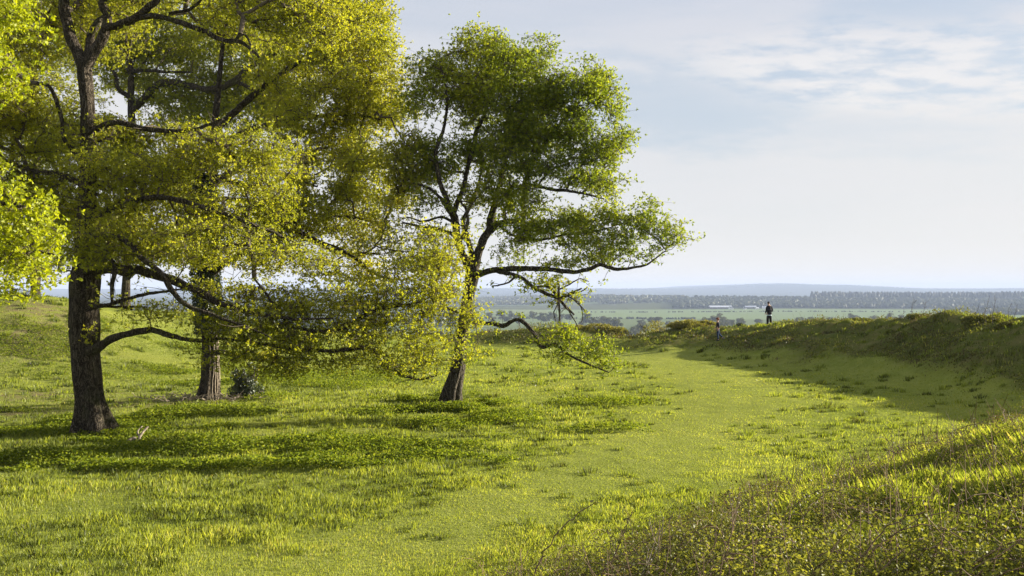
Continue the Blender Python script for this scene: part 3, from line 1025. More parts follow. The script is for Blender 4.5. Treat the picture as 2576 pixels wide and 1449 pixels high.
# the near oak on the left -------------------------------------------------
D1 = 30.0
T1_trunk = [(235, 1085, D1, 73.1), (224, 1000, D1, 67.9), (215, 900, D1, 66.1), (212, 800, D1, 69.6), (213, 720, D1, 73.1), (219, 655, D1, 60.9), (218, 560, D1, 48.7), (221, 450, D1, 41.8),
            (222, 350, D1, 37.4), (219, 250, D1, 34.8), (213, 190, D1, 34.8), (212, 150, D1, 33.1)]
T1_limbs = [
    [(212, 165, 30, 34), (190, 121, 30, 28), (173, 65, 30, 28), (162, 26, 30, 26), (160, -10, 30, 24), (158, -90, 30.3, 18), (130, -190, 30.6, 8)],
    [(214, 165, 30, 32), (242, 121, 30, 26), (263, 78, 30, 24), (268, 35, 30, 22), (259, 12, 30, 18), (290, -25, 30, 14), (300, -140, 29, 7)],
    [(216, 150, 30.1, 22), (229, 95, 30.4, 20), (250, 65, 30.5, 18), (275, 30, 30.9, 12)],
    [(266, 70, 30, 20), (300, 62, 29.8, 20), (337, 48, 29.6, 18), (389, 9, 29.3, 16), (450, -40, 29, 12), (520, -120, 28.6, 6)],
    [(337, 50, 29.6, 13), (380, 43, 29.3, 14), (432, 54, 29, 13), (475, 67, 28.8, 13), (518, 84, 28.6, 13), (553, 101, 28.5, 12), (596, 105, 28.3, 10), (625, 122, 28.1, 8), (650, 142, 28, 6)],
    [(590, 105, 28.3, 7), (604, 88, 28.2, 7), (616, 86, 28.2, 6), (626, 105, 28.1, 5), (636, 128, 28.0, 3)],
    [(430, 32, 29.2, 8), (470, 20, 29.0, 8), (500, 5, 28.8, 7), (540, -20, 28.6, 5)],
    [(226, 680, 29.9, 44), (259, 672, 29.5, 32), (300, 678, 29, 26), (345, 675, 28.6, 24), (389, 688, 28.3, 22), (432, 705, 28.1, 22), (475, 727, 28, 20), (518, 748, 27.9, 19),
     (561, 770, 27.9, 15), (640, 790, 28, 10), (740, 806, 28.3, 7), (840, 800, 28.6, 4)],
    [(232, 610, 29.8, 18), (280, 590, 28.6, 15), (328, 606, 27.6, 12), (367, 649, 27.2, 14), (415, 679, 27, 12), (432, 709, 26.9, 13), (466, 752, 26.9, 12), (518, 778, 26.9, 10), (600, 812, 27, 6), (680, 850, 27, 3)],
    [(215, 640, 29.7, 14), (268, 645, 28.6, 10), (294, 666, 28, 11), (276, 722, 27.8, 11), (270, 770, 27.7, 4)],
    [(225, 776, 29.8, 14), (268, 770, 29, 10), (302, 757, 28.6, 9), (345, 744, 28.3, 8), (415, 731, 28, 6), (470, 722, 27.7, 3)],
    [(262, 772, 29.1, 6), (310, 773, 28.8, 6), (371, 772, 28.5, 4)],
    [(215, 885, 29.8, 26), (246, 874, 29.3, 24), (276, 856, 28.9, 20), (320, 838, 28.5, 16), (371, 830, 28.2, 16), (415, 835, 28, 14), (458, 848, 28, 11), (518, 856, 28, 9), (600, 852, 28.2, 8),
     (700, 868, 28.6, 8), (830, 880, 29, 9), (900, 872, 29.3, 10), (940, 885, 29.5, 9), (975, 922, 29.7, 8), (1020, 948, 29.9, 7), (1060, 955, 30, 5), (1100, 944, 30.1, 3)],
    [(205, 420, 30, 14), (182, 375, 29.9, 11), (162, 341, 29.8, 10), (155, 294, 29.8, 10), (142, 242, 29.8, 10), (125, 216, 29.8, 8), (95, 214, 29.9, 3)],
    [(640, 700, 28.2, 5), (740, 820, 28.6, 8), (850, 830, 29.2, 9), (900, 800, 29.6, 10), (960, 780, 30, 9), (1040, 773, 30.4, 8), (1120, 776, 30.8, 6), (1190, 800, 31, 3)],
    [(218, 560, 29.8, 20), (300, 520, 29, 16), (400, 500, 28.2, 14), (500, 520, 27.6, 12), (620, 560, 27.4, 9), (720, 600, 27.6, 6)],
    [(221, 470, 30, 18), (150, 440, 30.6, 14), (80, 430, 31.2, 11), (0, 400, 31.8, 8)],
    [(222, 340, 30, 16), (290, 310, 29.4, 14), (380, 330, 28.6, 12), (480, 330, 28, 9), (560, 300, 27.6, 5)],
]
T1_blobs = [
    (640, 520, 28.5, 130, 60, 1.8, 0.9), (250, 360, 30.8, 110, 60, 1.6, 0.8),
    (150, 50, 32.6, 240, 130, 1.9, 0.9), (420, -70, 30.5, 200, 90, 2.4), (640, 60, 30.5, 170, 70, 2.0, 0.5), (90, 290, 32.4, 190, 110, 1.9, 0.9), (420, 370, 31, 210, 70, 2.0, 0.8),
    (330, 460, 29, 200, 85, 2.2), (600, 400, 29, 180, 90, 2.2), (120, 480, 32, 130, 100, 2.6), (300, 585, 29.5, 150, 60, 2.2), (360, 640, 28.8, 190, 45, 1.5, 1.2), (170, 640, 30.6, 90, 50, 1.2, 0.9), (460, 700, 28.2, 90, 40, 1.0, 0.9), (520, 600, 28.5, 150, 80, 2.4),
    (-150, 180, 31, 230, 200, 4, 0.6), (780, 40, 30.5, 120, 110, 2.2), (480, -170, 30, 380, 90, 3, 0.5), (-140, 520, 32, 150, 120, 3, 0.5),
    (700, 770, 28.6, 130, 55, 1.3, 1.5), (880, 760, 29.5, 150, 70, 1.4, 1.4), (1060, 720, 30.4, 110, 95, 1.2, 1.7), (1165, 780, 31.2, 50, 90, 0.7, 1.4), (780, 850, 28.8, 170, 45, 1.2, 1.6), (980, 840, 29.6, 130, 50, 1.1, 1.6), (1080, 880, 30.2, 80, 45, 0.9, 1.1), (900, 905, 29.3, 160, 32, 0.9, 1.5), (1040, 935, 29.9, 80, 24, 0.6, 2.0), (600, 905, 28.6, 120, 26, 0.9, 1.3), (740, 915, 28.8, 120, 26, 0.9, 1.4), (560, 800, 28.0, 100, 40, 1.1, 1.1), (480, 880, 28.2, 60, 20, 0.6, 0.9),
    (420, 785, 28, 110, 32, 1.2, 0.7), (620, 850, 28.2, 110, 50, 1.3), (1180, 880, 31, 50, 34, 0.6, 0.8), (720, 640, 28, 110, 50, 1.7, 0.7), (560, 720, 28.3, 110, 45, 1.3, 0.7), (215, 830, 29.4, 30, 40, 0.4, 1.0),
    (1110, 620, 31, 70, 60, 1.2), (700, 930, 28.8, 120, 25, 0.8, 0.7), (230, 650, 29.2, 60, 40, 0.7, 0.5)]
oak('oak_tree', None, 'large left oak with a thick dark furrowed trunk and long low boughs', T1_trunk, T1_limbs, T1_blobs, 13.0, M_leaf1, M_bark, 11, nsc=0.95, gate=0.455, leaf=0.067, ros=13, tint0=0.5, flare=1.42)

# the ivy-clad oak behind it -------------------------------------------------
T2_trunk = [(525, 1006, 39.4, 46.4), (529, 940, 39.4, 41.6), (528, 860, 39.4, 38.4), (525, 780, 39.4, 36.8), (520, 700, 39.4, 36.0), (518, 600, 39.4, 33.6), (515, 520, 39.4, 30.4), (520, 440, 39.4, 24.0), (535, 360, 39.4, 19.2), (548, 240, 39.6, 14.4), (560, 120, 40, 9.6), (575, 0, 40, 6.4)]
T2_limbs = [
    [(515, 470, 39.3, 22), (500, 440, 39, 22), (475, 420, 38.6, 20), (432, 422, 38.2, 12), (380, 440, 38, 7)],
    [(525, 470, 39.3, 24), (553, 447, 39, 20), (596, 419, 38.6, 20), (626, 395, 38.3, 16), (674, 428, 37.8, 10), (740, 450, 37.4, 8), (800, 470, 37, 4)],
    [(530, 440, 39.2, 20), (575, 454, 38.6, 15), (639, 471, 38, 15), (683, 497, 37.6, 16), (726, 545, 37.2, 15), (756, 583, 37, 13), (800, 606, 36.8, 10), (850, 622, 36.7, 9), (900, 650, 36.6, 8), (950, 690, 36.6, 6), (1010, 705, 36.6, 4)],
    [(515, 505, 39.2, 16), (562, 503, 38.8, 13), (648, 512, 38.3, 11), (700, 520, 38, 9), (760, 530, 37.8, 6), (830, 545, 37.6, 4)],
    [(756, 452, 37.6, 9), (786, 497, 37.5, 10), (829, 531, 37.4, 9), (900, 545, 37.4, 7), (960, 570, 37.4, 4)],
    [(700, 500, 37.5, 6), (730, 470, 37.5, 8), (756, 452, 37.6, 8)],
    [(520, 700, 39.2, 18), (580, 650, 39, 15), (660, 610, 38.8, 13), (760, 600, 38.5, 10), (860, 640, 38.2, 8), (960, 640, 38, 5)],
    [(540, 330, 39.5, 18), (620, 250, 39.6, 16), (700, 190, 39.8, 13), (790, 130, 40, 10), (880, 60, 40, 6)],
    [(535, 380, 39.4, 17), (640, 330, 39, 14), (760, 300, 38.6, 11), (880, 290, 38.3, 7), (960, 300, 38.2, 4)],
    [(528, 885, 39.3, 16), (580, 890, 39, 12), (640, 905, 38.7, 9), (720, 900, 38.5, 6), (790, 905, 38.3, 3)],
]
T2_blobs = [
    (700, 560, 37.6, 130, 65, 2.0, 1.1), (810, 440, 38, 110, 75, 2.2), (940, 620, 37.2, 100, 50, 1.6, 1.1), (720, 200, 39.5, 80, 90, 2.2, 0.8),
    (830, 110, 40, 140, 130, 3.4), (930, 230, 39, 100, 160, 3.2), (830, 320, 38.5, 150, 120, 3.0), (940, 430, 38, 110, 110, 3.0), (800, 520, 38, 160, 75, 2.8), (975, 570, 37.2, 85, 80, 2.6),
    (1030, 650, 37, 80, 50, 2.0), (500, 560, 38, 110, 60, 2.2, 0.8), (660, 620, 37.8, 120, 50, 2.0, 0.7), (840, 690, 37, 180, 40, 1.6, 1.0), (640, 670, 37.5, 90, 45, 1.4, 1.0), (1030, 400, 37.6, 55, 90, 1.6, 1.6), (1035, 520, 37.5, 55, 90, 1.5, 1.8), (1060, 620, 37, 80, 60, 1.3, 1.7), (1100, 660, 36.9, 60, 35, 1.0, 1.7), (850, -30, 40.5, 130, 100, 3.2), (940, 60, 40, 55, 80, 2.0),
    (1010, 330, 38.6, 55, 90, 1.8), (680, 890, 38.6, 110, 35, 1.2, 0.7), (620, 0, 41, 160, 120, 3.2, 0.7)]
oak2 = oak('oak_tree', None, 'ivy clad oak behind the big left oak, its foot ringed with fallen twigs', T2_trunk, T2_limbs, T2_blobs, 9.5, M_leaf1, M_bark, 12, nsc=1.1, gate=0.46, leaf=0.085, ros=10, tint0=0.6, flare=1.25)
iv = MB()
q = limb_pts(T2_trunk)
tt = R.uniform(0, 1, 22_000)
yy_ = 370 + tt * 470
ii = np.interp(-yy_, -np.array([p[1] for p in T2_trunk]), np.arange(len(q)))
i0 = np.clip(ii.astype(int), 0, len(q) - 2)
fr = (ii - i0)[:, None]
cc = q[i0] * (1 - fr) + q[i0 + 1] * fr
th = R.uniform(0, 2 * np.pi, len(cc))
lump = 0.12 + 0.30 * np.clip(noise3(np.stack([np.cos(th) * 2, np.sin(th) * 2, cc[:, 2] * 1.3], 1) + 9), 0, 1)
lump = lump * np.clip((yy_ - 350) / 160, 0.15, 1)
rr = cc[:, 3] + lump * R.random(len(cc)) ** 0.5
c = cc[:, :3] + np.stack([np.cos(th) * rr, np.sin(th) * rr, np.zeros(len(cc))], 1)
leaf_quads(iv, c, unit(np.stack([np.cos(th), np.sin(th), R.normal(size=len(th)) * 0.6 - 0.4], 1) + R.normal(size=(len(th), 3)) * 0.4), R.uniform(0.05, 0.09, len(th)), R.uniform(0.05, 0.08, len(th)), R.random(len(th)), R)
iv.build('ivy', M_ivy, oak2)
st = MB()
for i in range(9):
    a = -1.1 + i * 0.22
    zt = np.linspace(-4.4, -1.6, 22)
    bx = np.interp(zt, q[:, 2], q[:, 0])
    br = np.interp(zt, q[:, 2], q[:, 3]) * (1 + 0.25 * np.exp(-(zt + 4.35) / 0.45)) + 0.015
    aa = a + np.cumsum(R.normal(size=22)) * 0.03
    tube(st, np.stack([bx + np.cos(aa) * br, 39.4 + np.sin(aa) * br, zt], 1), np.full(22, R.uniform(0.015, 0.035)), 6)
st.build('ivy_stems', M_dead, oak2)

# the slender oak standing in the open ------------------------------------------
D3 = 37.4
T3_trunk = [(1131, 1015, D3, 42), (1138, 980, D3, 38), (1147, 945, D3, 36), (1155, 904, D3, 33), (1163, 839, D3, 29), (1172, 778, D3, 29), (1181, 731, D3, 31), (1189, 690, D3, 36), (1190, 665, D3, 32)]
T3_limbs = [
    [(1188, 690, D3, 26), (1176, 666, D3, 22), (1158, 635, 37.2, 19), (1147, 600, 37.0, 19), (1142, 560, 36.9, 19), (1134, 535, 36.8, 18), (1120, 500, 36.7, 14), (1100, 440, 36.5, 11), (1097, 371, 36.4, 10), (1119, 320, 36.3, 8), (1125, 250, 36.2, 6), (1110, 170, 36, 4)],
    [(1134, 537, 36.8, 13), (1108, 500, 36.6, 9), (1084, 478, 36.4, 7), (1040, 460, 36.2, 4)],
    [(1136, 545, 36.9, 14), (1150, 510, 37.1, 12), (1165, 470, 37.3, 11), (1188, 371, 37.4, 11), (1195, 335, 37.5, 10), (1214, 298, 37.5, 9), (1235, 230, 37.6, 7), (1240, 150, 37.6, 4)],
    [(1190, 665, D3, 20), (1183, 625, 37.5, 14), (1172, 590, 37.6, 12), (1163, 555, 37.7, 11), (1180, 520, 37.9, 9), (1200, 470, 38.1, 7), (1215, 400, 38.3, 5)],
    [(1150, 625, 37.1, 10), (1166, 590, 36.9, 9), (1175, 562, 36.7, 8), (1172, 530, 36.6, 7), (1158, 505, 36.6, 5)],
    [(1194, 672, D3, 26), (1206, 640, 37.4, 22), (1218, 610, 37.5, 20), (1234, 580, 37.6, 20), (1239, 537, 37.8, 18), (1249, 500, 38, 15), (1262, 450, 38.2, 12), (1275, 380, 38.4, 10), (1290, 300, 38.6, 8), (1300, 220, 38.7, 6), (1290, 130, 38.8, 4)],
    [(1234, 582, 37.6, 16), (1250, 563, 37.5, 14), (1270, 556, 37.4, 13), (1298, 554, 37.3, 12), (1316, 545, 37.2, 12), (1314, 518, 37.2, 11), (1316, 475, 37.2, 12), (1322, 445, 37.2, 13), (1340, 410, 37.2, 10), (1380, 350, 37.1, 8), (1430, 290, 37, 6), (1470, 240, 37, 4)],
    [(1270, 557, 37.4, 9), (1268, 530, 37.7, 8), (1278, 510, 37.9, 7), (1284, 470, 38.2, 5)],
    [(1320, 460, 37.2, 9), (1348, 466, 37, 8), (1391, 475, 36.8, 8), (1456, 484, 36.5, 6), (1520, 500, 36.3, 4)],
    [(1193, 690, 37.3, 20), (1204, 690, 37.1, 17), (1237, 679, 36.9, 15), (1280, 675, 36.7, 14), (1323, 675, 36.5, 14), (1367, 675, 36.3, 12), (1410, 680, 36.1, 11), (1453, 684, 36, 10), (1488, 675, 35.9, 10), (1513, 666, 35.8, 9),
     (1539, 674, 35.7, 9), (1583, 674, 35.6, 7), (1626, 664, 35.5, 5), (1680, 630, 35.4, 3)],
    [(1240, 679, 36.9, 8), (1259, 687, 36.6, 9), (1302, 696, 36.4, 9), (1332, 718, 36.2, 9), (1367, 740, 36, 9), (1401, 753, 35.9, 8), (1425, 776, 35.8, 7), (1445, 792, 35.7, 4)],
    [(1401, 700, 36, 6), (1405, 725, 35.9, 6), (1406, 760, 35.8, 6), (1407, 809, 35.8, 4)],
    [(1340, 722, 36.2, 5), (1380, 722, 36.3, 7), (1410, 748, 36.3, 7), (1440, 735, 36.3, 5), (1462, 725, 36.3, 3)],
    [(1167, 815, 37.2, 12), (1194, 812, 36.9, 11), (1237, 815, 36.6, 10), (1267, 820, 36.4, 11), (1285, 812, 36.3, 10), (1302, 806, 36.2, 9), (1323, 817, 36.1, 10), (1345, 839, 36, 10), (1362, 873, 35.9, 9), (1397, 867, 35.8, 7),
     (1431, 893, 35.7, 6), (1475, 912, 35.6, 5), (1531, 936, 35.5, 3)],
    [(1401, 753, 35.9, 4), (1430, 745, 35.8, 4), (1455, 762, 35.7, 3), (1478, 792, 35.7, 2)],
    [(1425, 776, 35.8, 3), (1443, 800, 35.7, 3), (1452, 820, 35.7, 2)],
    [(1405, 728, 35.9, 4), (1440, 712, 35.8, 3), (1462, 703, 35.8, 3), (1482, 708, 35.8, 2)],
    [(1430, 745, 35.8, 3), (1462, 735, 35.7, 3), (1478, 722, 35.7, 2)],
    [(1406, 760, 35.8, 3), (1392, 785, 35.8, 3), (1398, 806, 35.8, 2)],
    [(1455, 762, 35.7, 3), (1466, 790, 35.7, 2), (1462, 812, 35.7, 2)],
    [(1300, 690, 36.4, 5), (1293, 697, 36.3, 6), (1280, 709, 36.2, 5), (1260, 716, 36.2, 4), (1237, 720, 36.1, 3)],
    [(1142, 590, 37, 10), (1100, 575, 36.8, 8), (1060, 570, 36.6, 6), (1010, 560, 36.5, 4)],
    [(1141, 560, 36.9, 8), (1110, 548, 37.1, 6), (1070, 556, 37.3, 5), (1020, 545, 37.5, 3)],
    [(1238, 550, 37.8, 9), (1290, 590, 37.4, 6), (1350, 600, 37, 6), (1420, 590, 36.7, 5), (1500, 580, 36.5, 4), (1580, 560, 36.3, 3)],
]
T3_blobs = [
    (1520, 335, 37, 70, 48, 1.4, 1.2), (1470, 545, 36.3, 100, 35, 1.2, 1.2), (1350, 560, 36.9, 100, 45, 1.4, 0.9), (1240, 480, 37.4, 80, 45, 1.5, 0.9), (1560, 490, 36, 50, 45, 1.1, 1.2), (1330, 300, 37.8, 80, 55, 1.6),
    (1180, 150, 37.4, 125, 80, 2.46), (1310, 160, 37.6, 110, 70, 2.30), (1090, 220, 36.8, 75, 90, 2.13), (1430, 220, 37.4, 110, 75, 2.3, 1.3), (1505, 270, 37.2, 70, 60, 1.7, 1.4), (1200, 260, 37.6, 120, 80, 2.46), (1380, 250, 38, 70, 50, 1.80),
    (1420, 340, 37.2, 130, 60, 2.13), (1515, 395, 37, 72, 40, 1.4, 1.4), (1130, 400, 36.8, 95, 80, 2.13), (1260, 400, 37.6, 110, 65, 2.13), (1400, 430, 37, 110, 40, 1.80), (1500, 465, 36.6, 80, 45, 1.39), (1470, 520, 36.4, 90, 28, 1.15),
    (1065, 320, 36.6, 60, 90, 1.64), (1060, 420, 36.8, 60, 60, 1.31), (1300, 330, 37.8, 90, 50, 1.80), (1330, 500, 37, 80, 40, 1.48), (1560, 560, 35.9, 70, 40, 1.15), (1060, 500, 36.6, 55, 40, 1.15, 0.7), (1400, 590, 36.6, 140, 42, 1.48), (1520, 620, 36, 110, 42, 1.31), (1610, 520, 35.8, 50, 45, 0.98), (1660, 575, 35.8, 70, 40, 0.98), (1690, 600, 35.6, 60, 24, 0.82), (1620, 640, 35.6, 80, 22, 0.82), (1290, 640, 36.8, 60, 26, 0.98, 0.8),
    (1430, 655, 36, 120, 20, 0.90), (1385, 715, 36, 55, 28, 0.74), (1330, 715, 36.2, 35, 30, 0.57), (1440, 745, 35.9, 25, 22, 0.41, 0.7), (1390, 845, 35.8, 70, 26, 0.66, 1.3), (1460, 865, 35.7, 80, 24, 0.66, 1.3), (1440, 895, 35.6, 60, 16, 0.57, 1.3), (1520, 905, 35.5, 65, 22, 0.57, 1.6), (1560, 922, 35.5, 32, 18, 0.33, 2.4), (1545, 875, 35.5, 30, 14, 0.41, 1.4), (1350, 790, 36, 50, 22, 0.57, 0.6), (1420, 835, 35.8, 40, 20, 0.49, 0.8),
    (1180, 480, 37.2, 70, 40, 1.31, 0.6), (1060, 580, 36.8, 50, 25, 0.82, 0.7), (1165, 640, 37.0, 22, 60, 0.41, 0.8), (1180, 730, 36.9, 28, 60, 0.41, 1.0), (1165, 860, 36.9, 30, 60, 0.41, 0.9), (1240, 560, 37.5, 50, 40, 0.82, 0.4)]
oak('oak_tree', None, 'slender leaning oak standing alone in the open ditch, its crown darker green', T3_trunk, T3_limbs, T3_blobs, 13.5, M_leaf3, M_bark3, 13, leaf=0.080, ros=12, tint0=0.60, flare=1.3, gate=0.470, nsc=1.0)

# bright foliage of a nearer oak reaching in from the left -------------------------------------------------
T4_trunk = [(-330, 1200, 22, 90), (-335, 1000, 22, 80), (-340, 800, 22, 76), (-330, 600, 22, 60), (-320, 400, 22, 46), (-310, 200, 22, 34), (-300, 0, 22, 20)]
T4_limbs = [
    [(-335, 830, 22, 44), (-240, 780, 21.8, 38), (-140, 735, 21.5, 36), (-60, 722, 21.2, 32), (2, 714, 21, 30)],
    [(-60, 720, 21.2, 18), (-20, 670, 21, 14), (40, 640, 20.8, 11), (100, 630, 20.7, 8), (140, 640, 20.6, 4)],
    [(-330, 600, 22, 34), (-220, 560, 21.6, 26), (-110, 520, 21.3, 18), (-20, 510, 21, 13), (60, 520, 20.8, 7)],
    [(-315, 330, 22, 30), (-200, 260, 21.7, 22), (-90, 200, 21.4, 14), (10, 170, 21.2, 7)],
    [(-310, 220, 22, 26), (-200, 130, 21.8, 20), (-80, 70, 21.5, 14), (30, 40, 21.2, 8), (100, 30, 21, 4)],
]
T4_blobs = [(60, 30, 21, 95, 75, 1.3), (15, 185, 21.1, 70, 70, 1.2), (5, 405, 20.9, 42, 30, 0.6), (50, 530, 20.8, 85, 75, 1.2), (85, 650, 20.7, 85, 85, 1.2), (45, 718, 20.8, 62, 30, 0.7, 1.3), (92, 730, 20.7, 30, 18, 0.35, 3.0), (10, 620, 20.9, 80, 110, 1.4), (135, 725, 20.7, 32, 38, 0.5),
            (-150, 100, 21.6, 150, 150, 2.2, 0.5), (-150, 520, 21.6, 130, 160, 2.2, 0.5), (-360, 200, 22.5, 220, 300, 3.5, 0.3)]
oak('oak_tree', None, 'nearest oak, only its bright yellow green foliage reaching in at the left edge', T4_trunk, T4_limbs, T4_blobs, 15.0, M_leaf4, M_bark, 14, leaf=0.085, ros=10, per=6, tint0=0.5, spread=(0.17, 0.17, 0.11), gate=0.45, nsc=0.6)

# two further oaks showing between the branches ---------------------------------------------
T5_trunk = [(89, 752, 74.0, 26), (90, 650, 74.0, 22), (92, 500, 74.0, 21), (88, 367, 74.0, 20), (86, 302, 74.0, 19), (86, 216, 74.0, 18), (82, 165, 74.0, 17)]
T5_limbs = [
    [(82, 175, 74.0, 15), (56, 134, 74.0, 14), (39, 95, 74.0, 13), (35, 65, 73.8, 11), (40, 10, 73.6, 8), (30, -60, 73.5, 5)],
    [(84, 172, 74.0, 13), (99, 134, 74.0, 11), (112, 95, 74.2, 10), (130, 65, 74.3, 9), (140, 0, 74.4, 6)],
    [(88, 370, 74.0, 12), (40, 330, 73.5, 9), (-20, 320, 73.0, 6)], [(90, 520, 74.0, 12), (140, 470, 73.6, 9), (190, 440, 73.4, 6)], [(90, 600, 74.0, 10), (40, 560, 73.6, 7), (0, 540, 73.0, 4)]]
T5_blobs = [(60, 90, 74.0, 170, 130, 6, 0.9), (60, 330, 74.0, 150, 110, 6, 0.8), (70, 520, 73.5, 140, 90, 5, 0.8), (60, 650, 73.0, 110, 55, 4, 0.8), (80, -60, 74.0, 180, 100, 6, 0.7)]
oak('oak_tree', None, 'distant oak forking high up at the far left, on top of the left hill', T5_trunk, T5_limbs, T5_blobs, 1.2, M_leafb, M_bark, 15, leaf=0.14, ros=13, tint0=0.5, spread=(0.45, 0.45, 0.25), twig=0.011, gate=0.43, nsc=1.7)
T6_trunk = [(316, 790, 64.0, 22.5), (314, 800, 65.0, 20.2), (318, 700, 65.0, 19.5), (326, 560, 65.0, 19.5), (332, 440, 65.0, 18.0), (332, 350, 65.0, 18.0), (330, 250, 65.0, 16.5), (328, 170, 65.0, 13.5), (315, 95, 65.0, 9.8), (308, 20, 65.0, 6.8)]
T6_limbs = [
    [(335, 275, 65.0, 20), (358, 250, 64.8, 18), (389, 218, 64.5, 18), (419, 205, 64.2, 18), (475, 215, 63.8, 16), (518, 223, 63.5, 16), (583, 203, 63.0, 17), (626, 168, 62.7, 14), (674, 142, 62.4, 13), (713, 125, 62.2, 8), (760, 110, 62.0, 4)],
    [(590, 203, 63.0, 10), (630, 222, 62.8, 9), (665, 240, 62.6, 5)],
    [(330, 180, 65.0, 11), (370, 178, 64.6, 8), (430, 185, 64.2, 7), (480, 180, 64.0, 4)],
    [(325, 245, 65.0, 12), (300, 225, 64.8, 11), (290, 190, 64.6, 9), (270, 165, 64.4, 6)],
    [(326, 560, 65.0, 14), (260, 500, 65.0, 11), (200, 470, 65.0, 7)], [(320, 700, 65.0, 12), (380, 650, 64.5, 9), (440, 620, 64.0, 6)]]
T6_blobs = [(330, 120, 67.5, 190, 120, 3.2), (470, 260, 66.5, 140, 90, 3.0), (600, 270, 66.0, 130, 90, 3.0), (560, 120, 66.5, 160, 100, 3.2), (700, 230, 65.5, 110, 110, 3.0), (250, 380, 64.5, 140, 90, 4), (420, 450, 64.0, 140, 80, 3.6), (230, 560, 64.5, 130, 70, 3.6), (400, 620, 64.0, 110, 55, 3), (300, -40, 64.5, 220, 100, 4.5, 0.7), (700, 120, 62.0, 90, 60, 2.4)]
oak('oak_tree', None, 'distant oak behind the big left oak, seen through its crown', T6_trunk, T6_limbs, T6_blobs, 3.0, M_leafb, M_bark, 16, leaf=0.13, ros=13, tint0=0.5, spread=(0.32, 0.32, 0.18), twig=0.008, gate=0.43, nsc=1.4)


def bush(name, c, size, label, cat, mat, n, leaf, seed, tint0=0.5, group=None, stems=14, dark=None):
    rng = np.random.default_rng(seed)
    gz = H(np.array([c[0]]), np.array([c[1]]))[0]
    root = empty(name, (c[0], c[1], gz), label, cat, group)
    sb = MB()
    tips = []
    for i in range(stems):
        e = np.array([c[0], c[1], gz]) + np.array([rng.normal() * size[0] * 0.45, rng.normal() * size[1] * 0.45, size[2] * rng.uniform(0.45, 0.95)])
        b = np.array([c[0] + rng.normal() * size[0] * 0.15, c[1] + rng.normal() * size[1] * 0.15, gz - 0.05])
        p = catmull([b, (b + e) / 2 + rng.normal(size=3) * 0.08 * size[2], e], 0.15)
        tube(sb, p, np.linspace(0.012, 0.005, len(p)) * (1 + size[2]), 4)
        tips += [p[-1], p[len(p) // 2]]
    sb.build('stems', M_twig, root)
    v = unit(rng.normal(size=(n * 2, 3))) * rng.random((n * 2, 1)) ** 0.4
    v[:, 2] = np.abs(v[:, 2])
    p = np.array([c[0], c[1], gz]) + v * np.array(size)
    p = p[noise3(p / (0.28 * max(size)) + seed) > 0.42][:n]
    lb = MB()
    leaf_quads(lb, p, unit(rng.normal(size=p.shape)), rng.uniform(0.6, 1.3, len(p)) * leaf, rng.uniform(0.4, 0.8, len(p)) * leaf, np.clip(tint0 + 0.25 * rng.normal(size=len(p)), 0, 1), rng)
    lb.build('foliage', mat, root)
    return root


bush('ivy_thicket', (-10.75, 40.2), (0.75, 0.5, 1.5), 'dark ragged ivy clump beside the foot of the ivy clad oak', 'bush', M_ivy, 5200, 0.075, 5, 0.75, stems=34)
for i, (px, py, sx, sz, lab) in enumerate([
        (2555, 1075, 0.75, 0.40, 'tangled bramble mound standing up at the right edge of the near bank'),
        (2455, 1105, 0.55, 0.28, 'low bramble mound on the brow of the near bank, between two others'),
        (2330, 1165, 0.45, 0.20, 'smallest bramble mound on the brow of the near bank')]):
    d = hit(px, py)
    bush('bramble_mound', ((px - CX) / FPX * d, d), (sx, 0.55, sz), lab, 'bush', M_scrub, int(5200 * sx), 0.035, 80 + i, 0.6, stems=24)
# bushes along the far earthwork
for i, (px, py, d, sx, sz, mt, lab) in enumerate([
        (1650, 862, 80, 1.8, 2.3, M_gorse, 'round olive bush filling the gap left of the rampart end'),
        (1612, 874, 79, 0.9, 1.2, M_gorse, 'small pale bush left of the round olive bush in the gap'),
        (1505, 856, 79.5, 1.6, 0.45, M_gorse, 'sunlit yellow bush on the right shoulder of the far mound'),
        (1550, 865, 79, 1.1, 0.4, M_gorse, 'low yellow bush lowest on the slope of the far mound'),
        (1455, 848, 80.5, 1.0, 0.3, M_gorse, 'small yellow bush on the crest of the far mound'),
        (1730, 838, 74, 1.6, 0.32, M_gorse, 'wide sunlit bush on the rampart end left of the walking child'),
        (1772, 832, 74.5, 1.1, 0.22, M_gorse, 'low sunlit bush on the crest just left of the walking child'),
        (1862, 828, 73.5, 0.5, 0.15, M_ivy, 'small dark bush on the crest between the child and the adult')]):
    c = P(px, py, d)
    bush('bush', (c[0], c[1]), (sx, sx * 0.8, sz + 0.25), lab, 'bush', mt, int(2500 * sx), 0.11, 40 + i, 0.6)
for i, (px, d, sx, sz, lab) in enumerate([
        (2305, 58, 0.7, 0.35, 'dark bramble mound on the rampart crest in the middle of its skyline'),
        (2470, 50, 1.2, 0.42, 'bramble mound on the rampart crest below the bare saplings'),
        (2545, 48, 0.8, 0.40, 'bramble mound on the rampart crest at the right edge'),
        (2160, 64, 1.3, 0.35, 'low bramble mound on the rampart crest right of the adult')]):
    t = np.linspace(0, 1, 60)
    xx = (px - CX) / FPX * d
    bush('bramble_mound', (xx, d), (sx, 0.7, sz), lab, 'bush', M_scrub, int(3500 * sx), 0.08, 60 + i, 0.55)

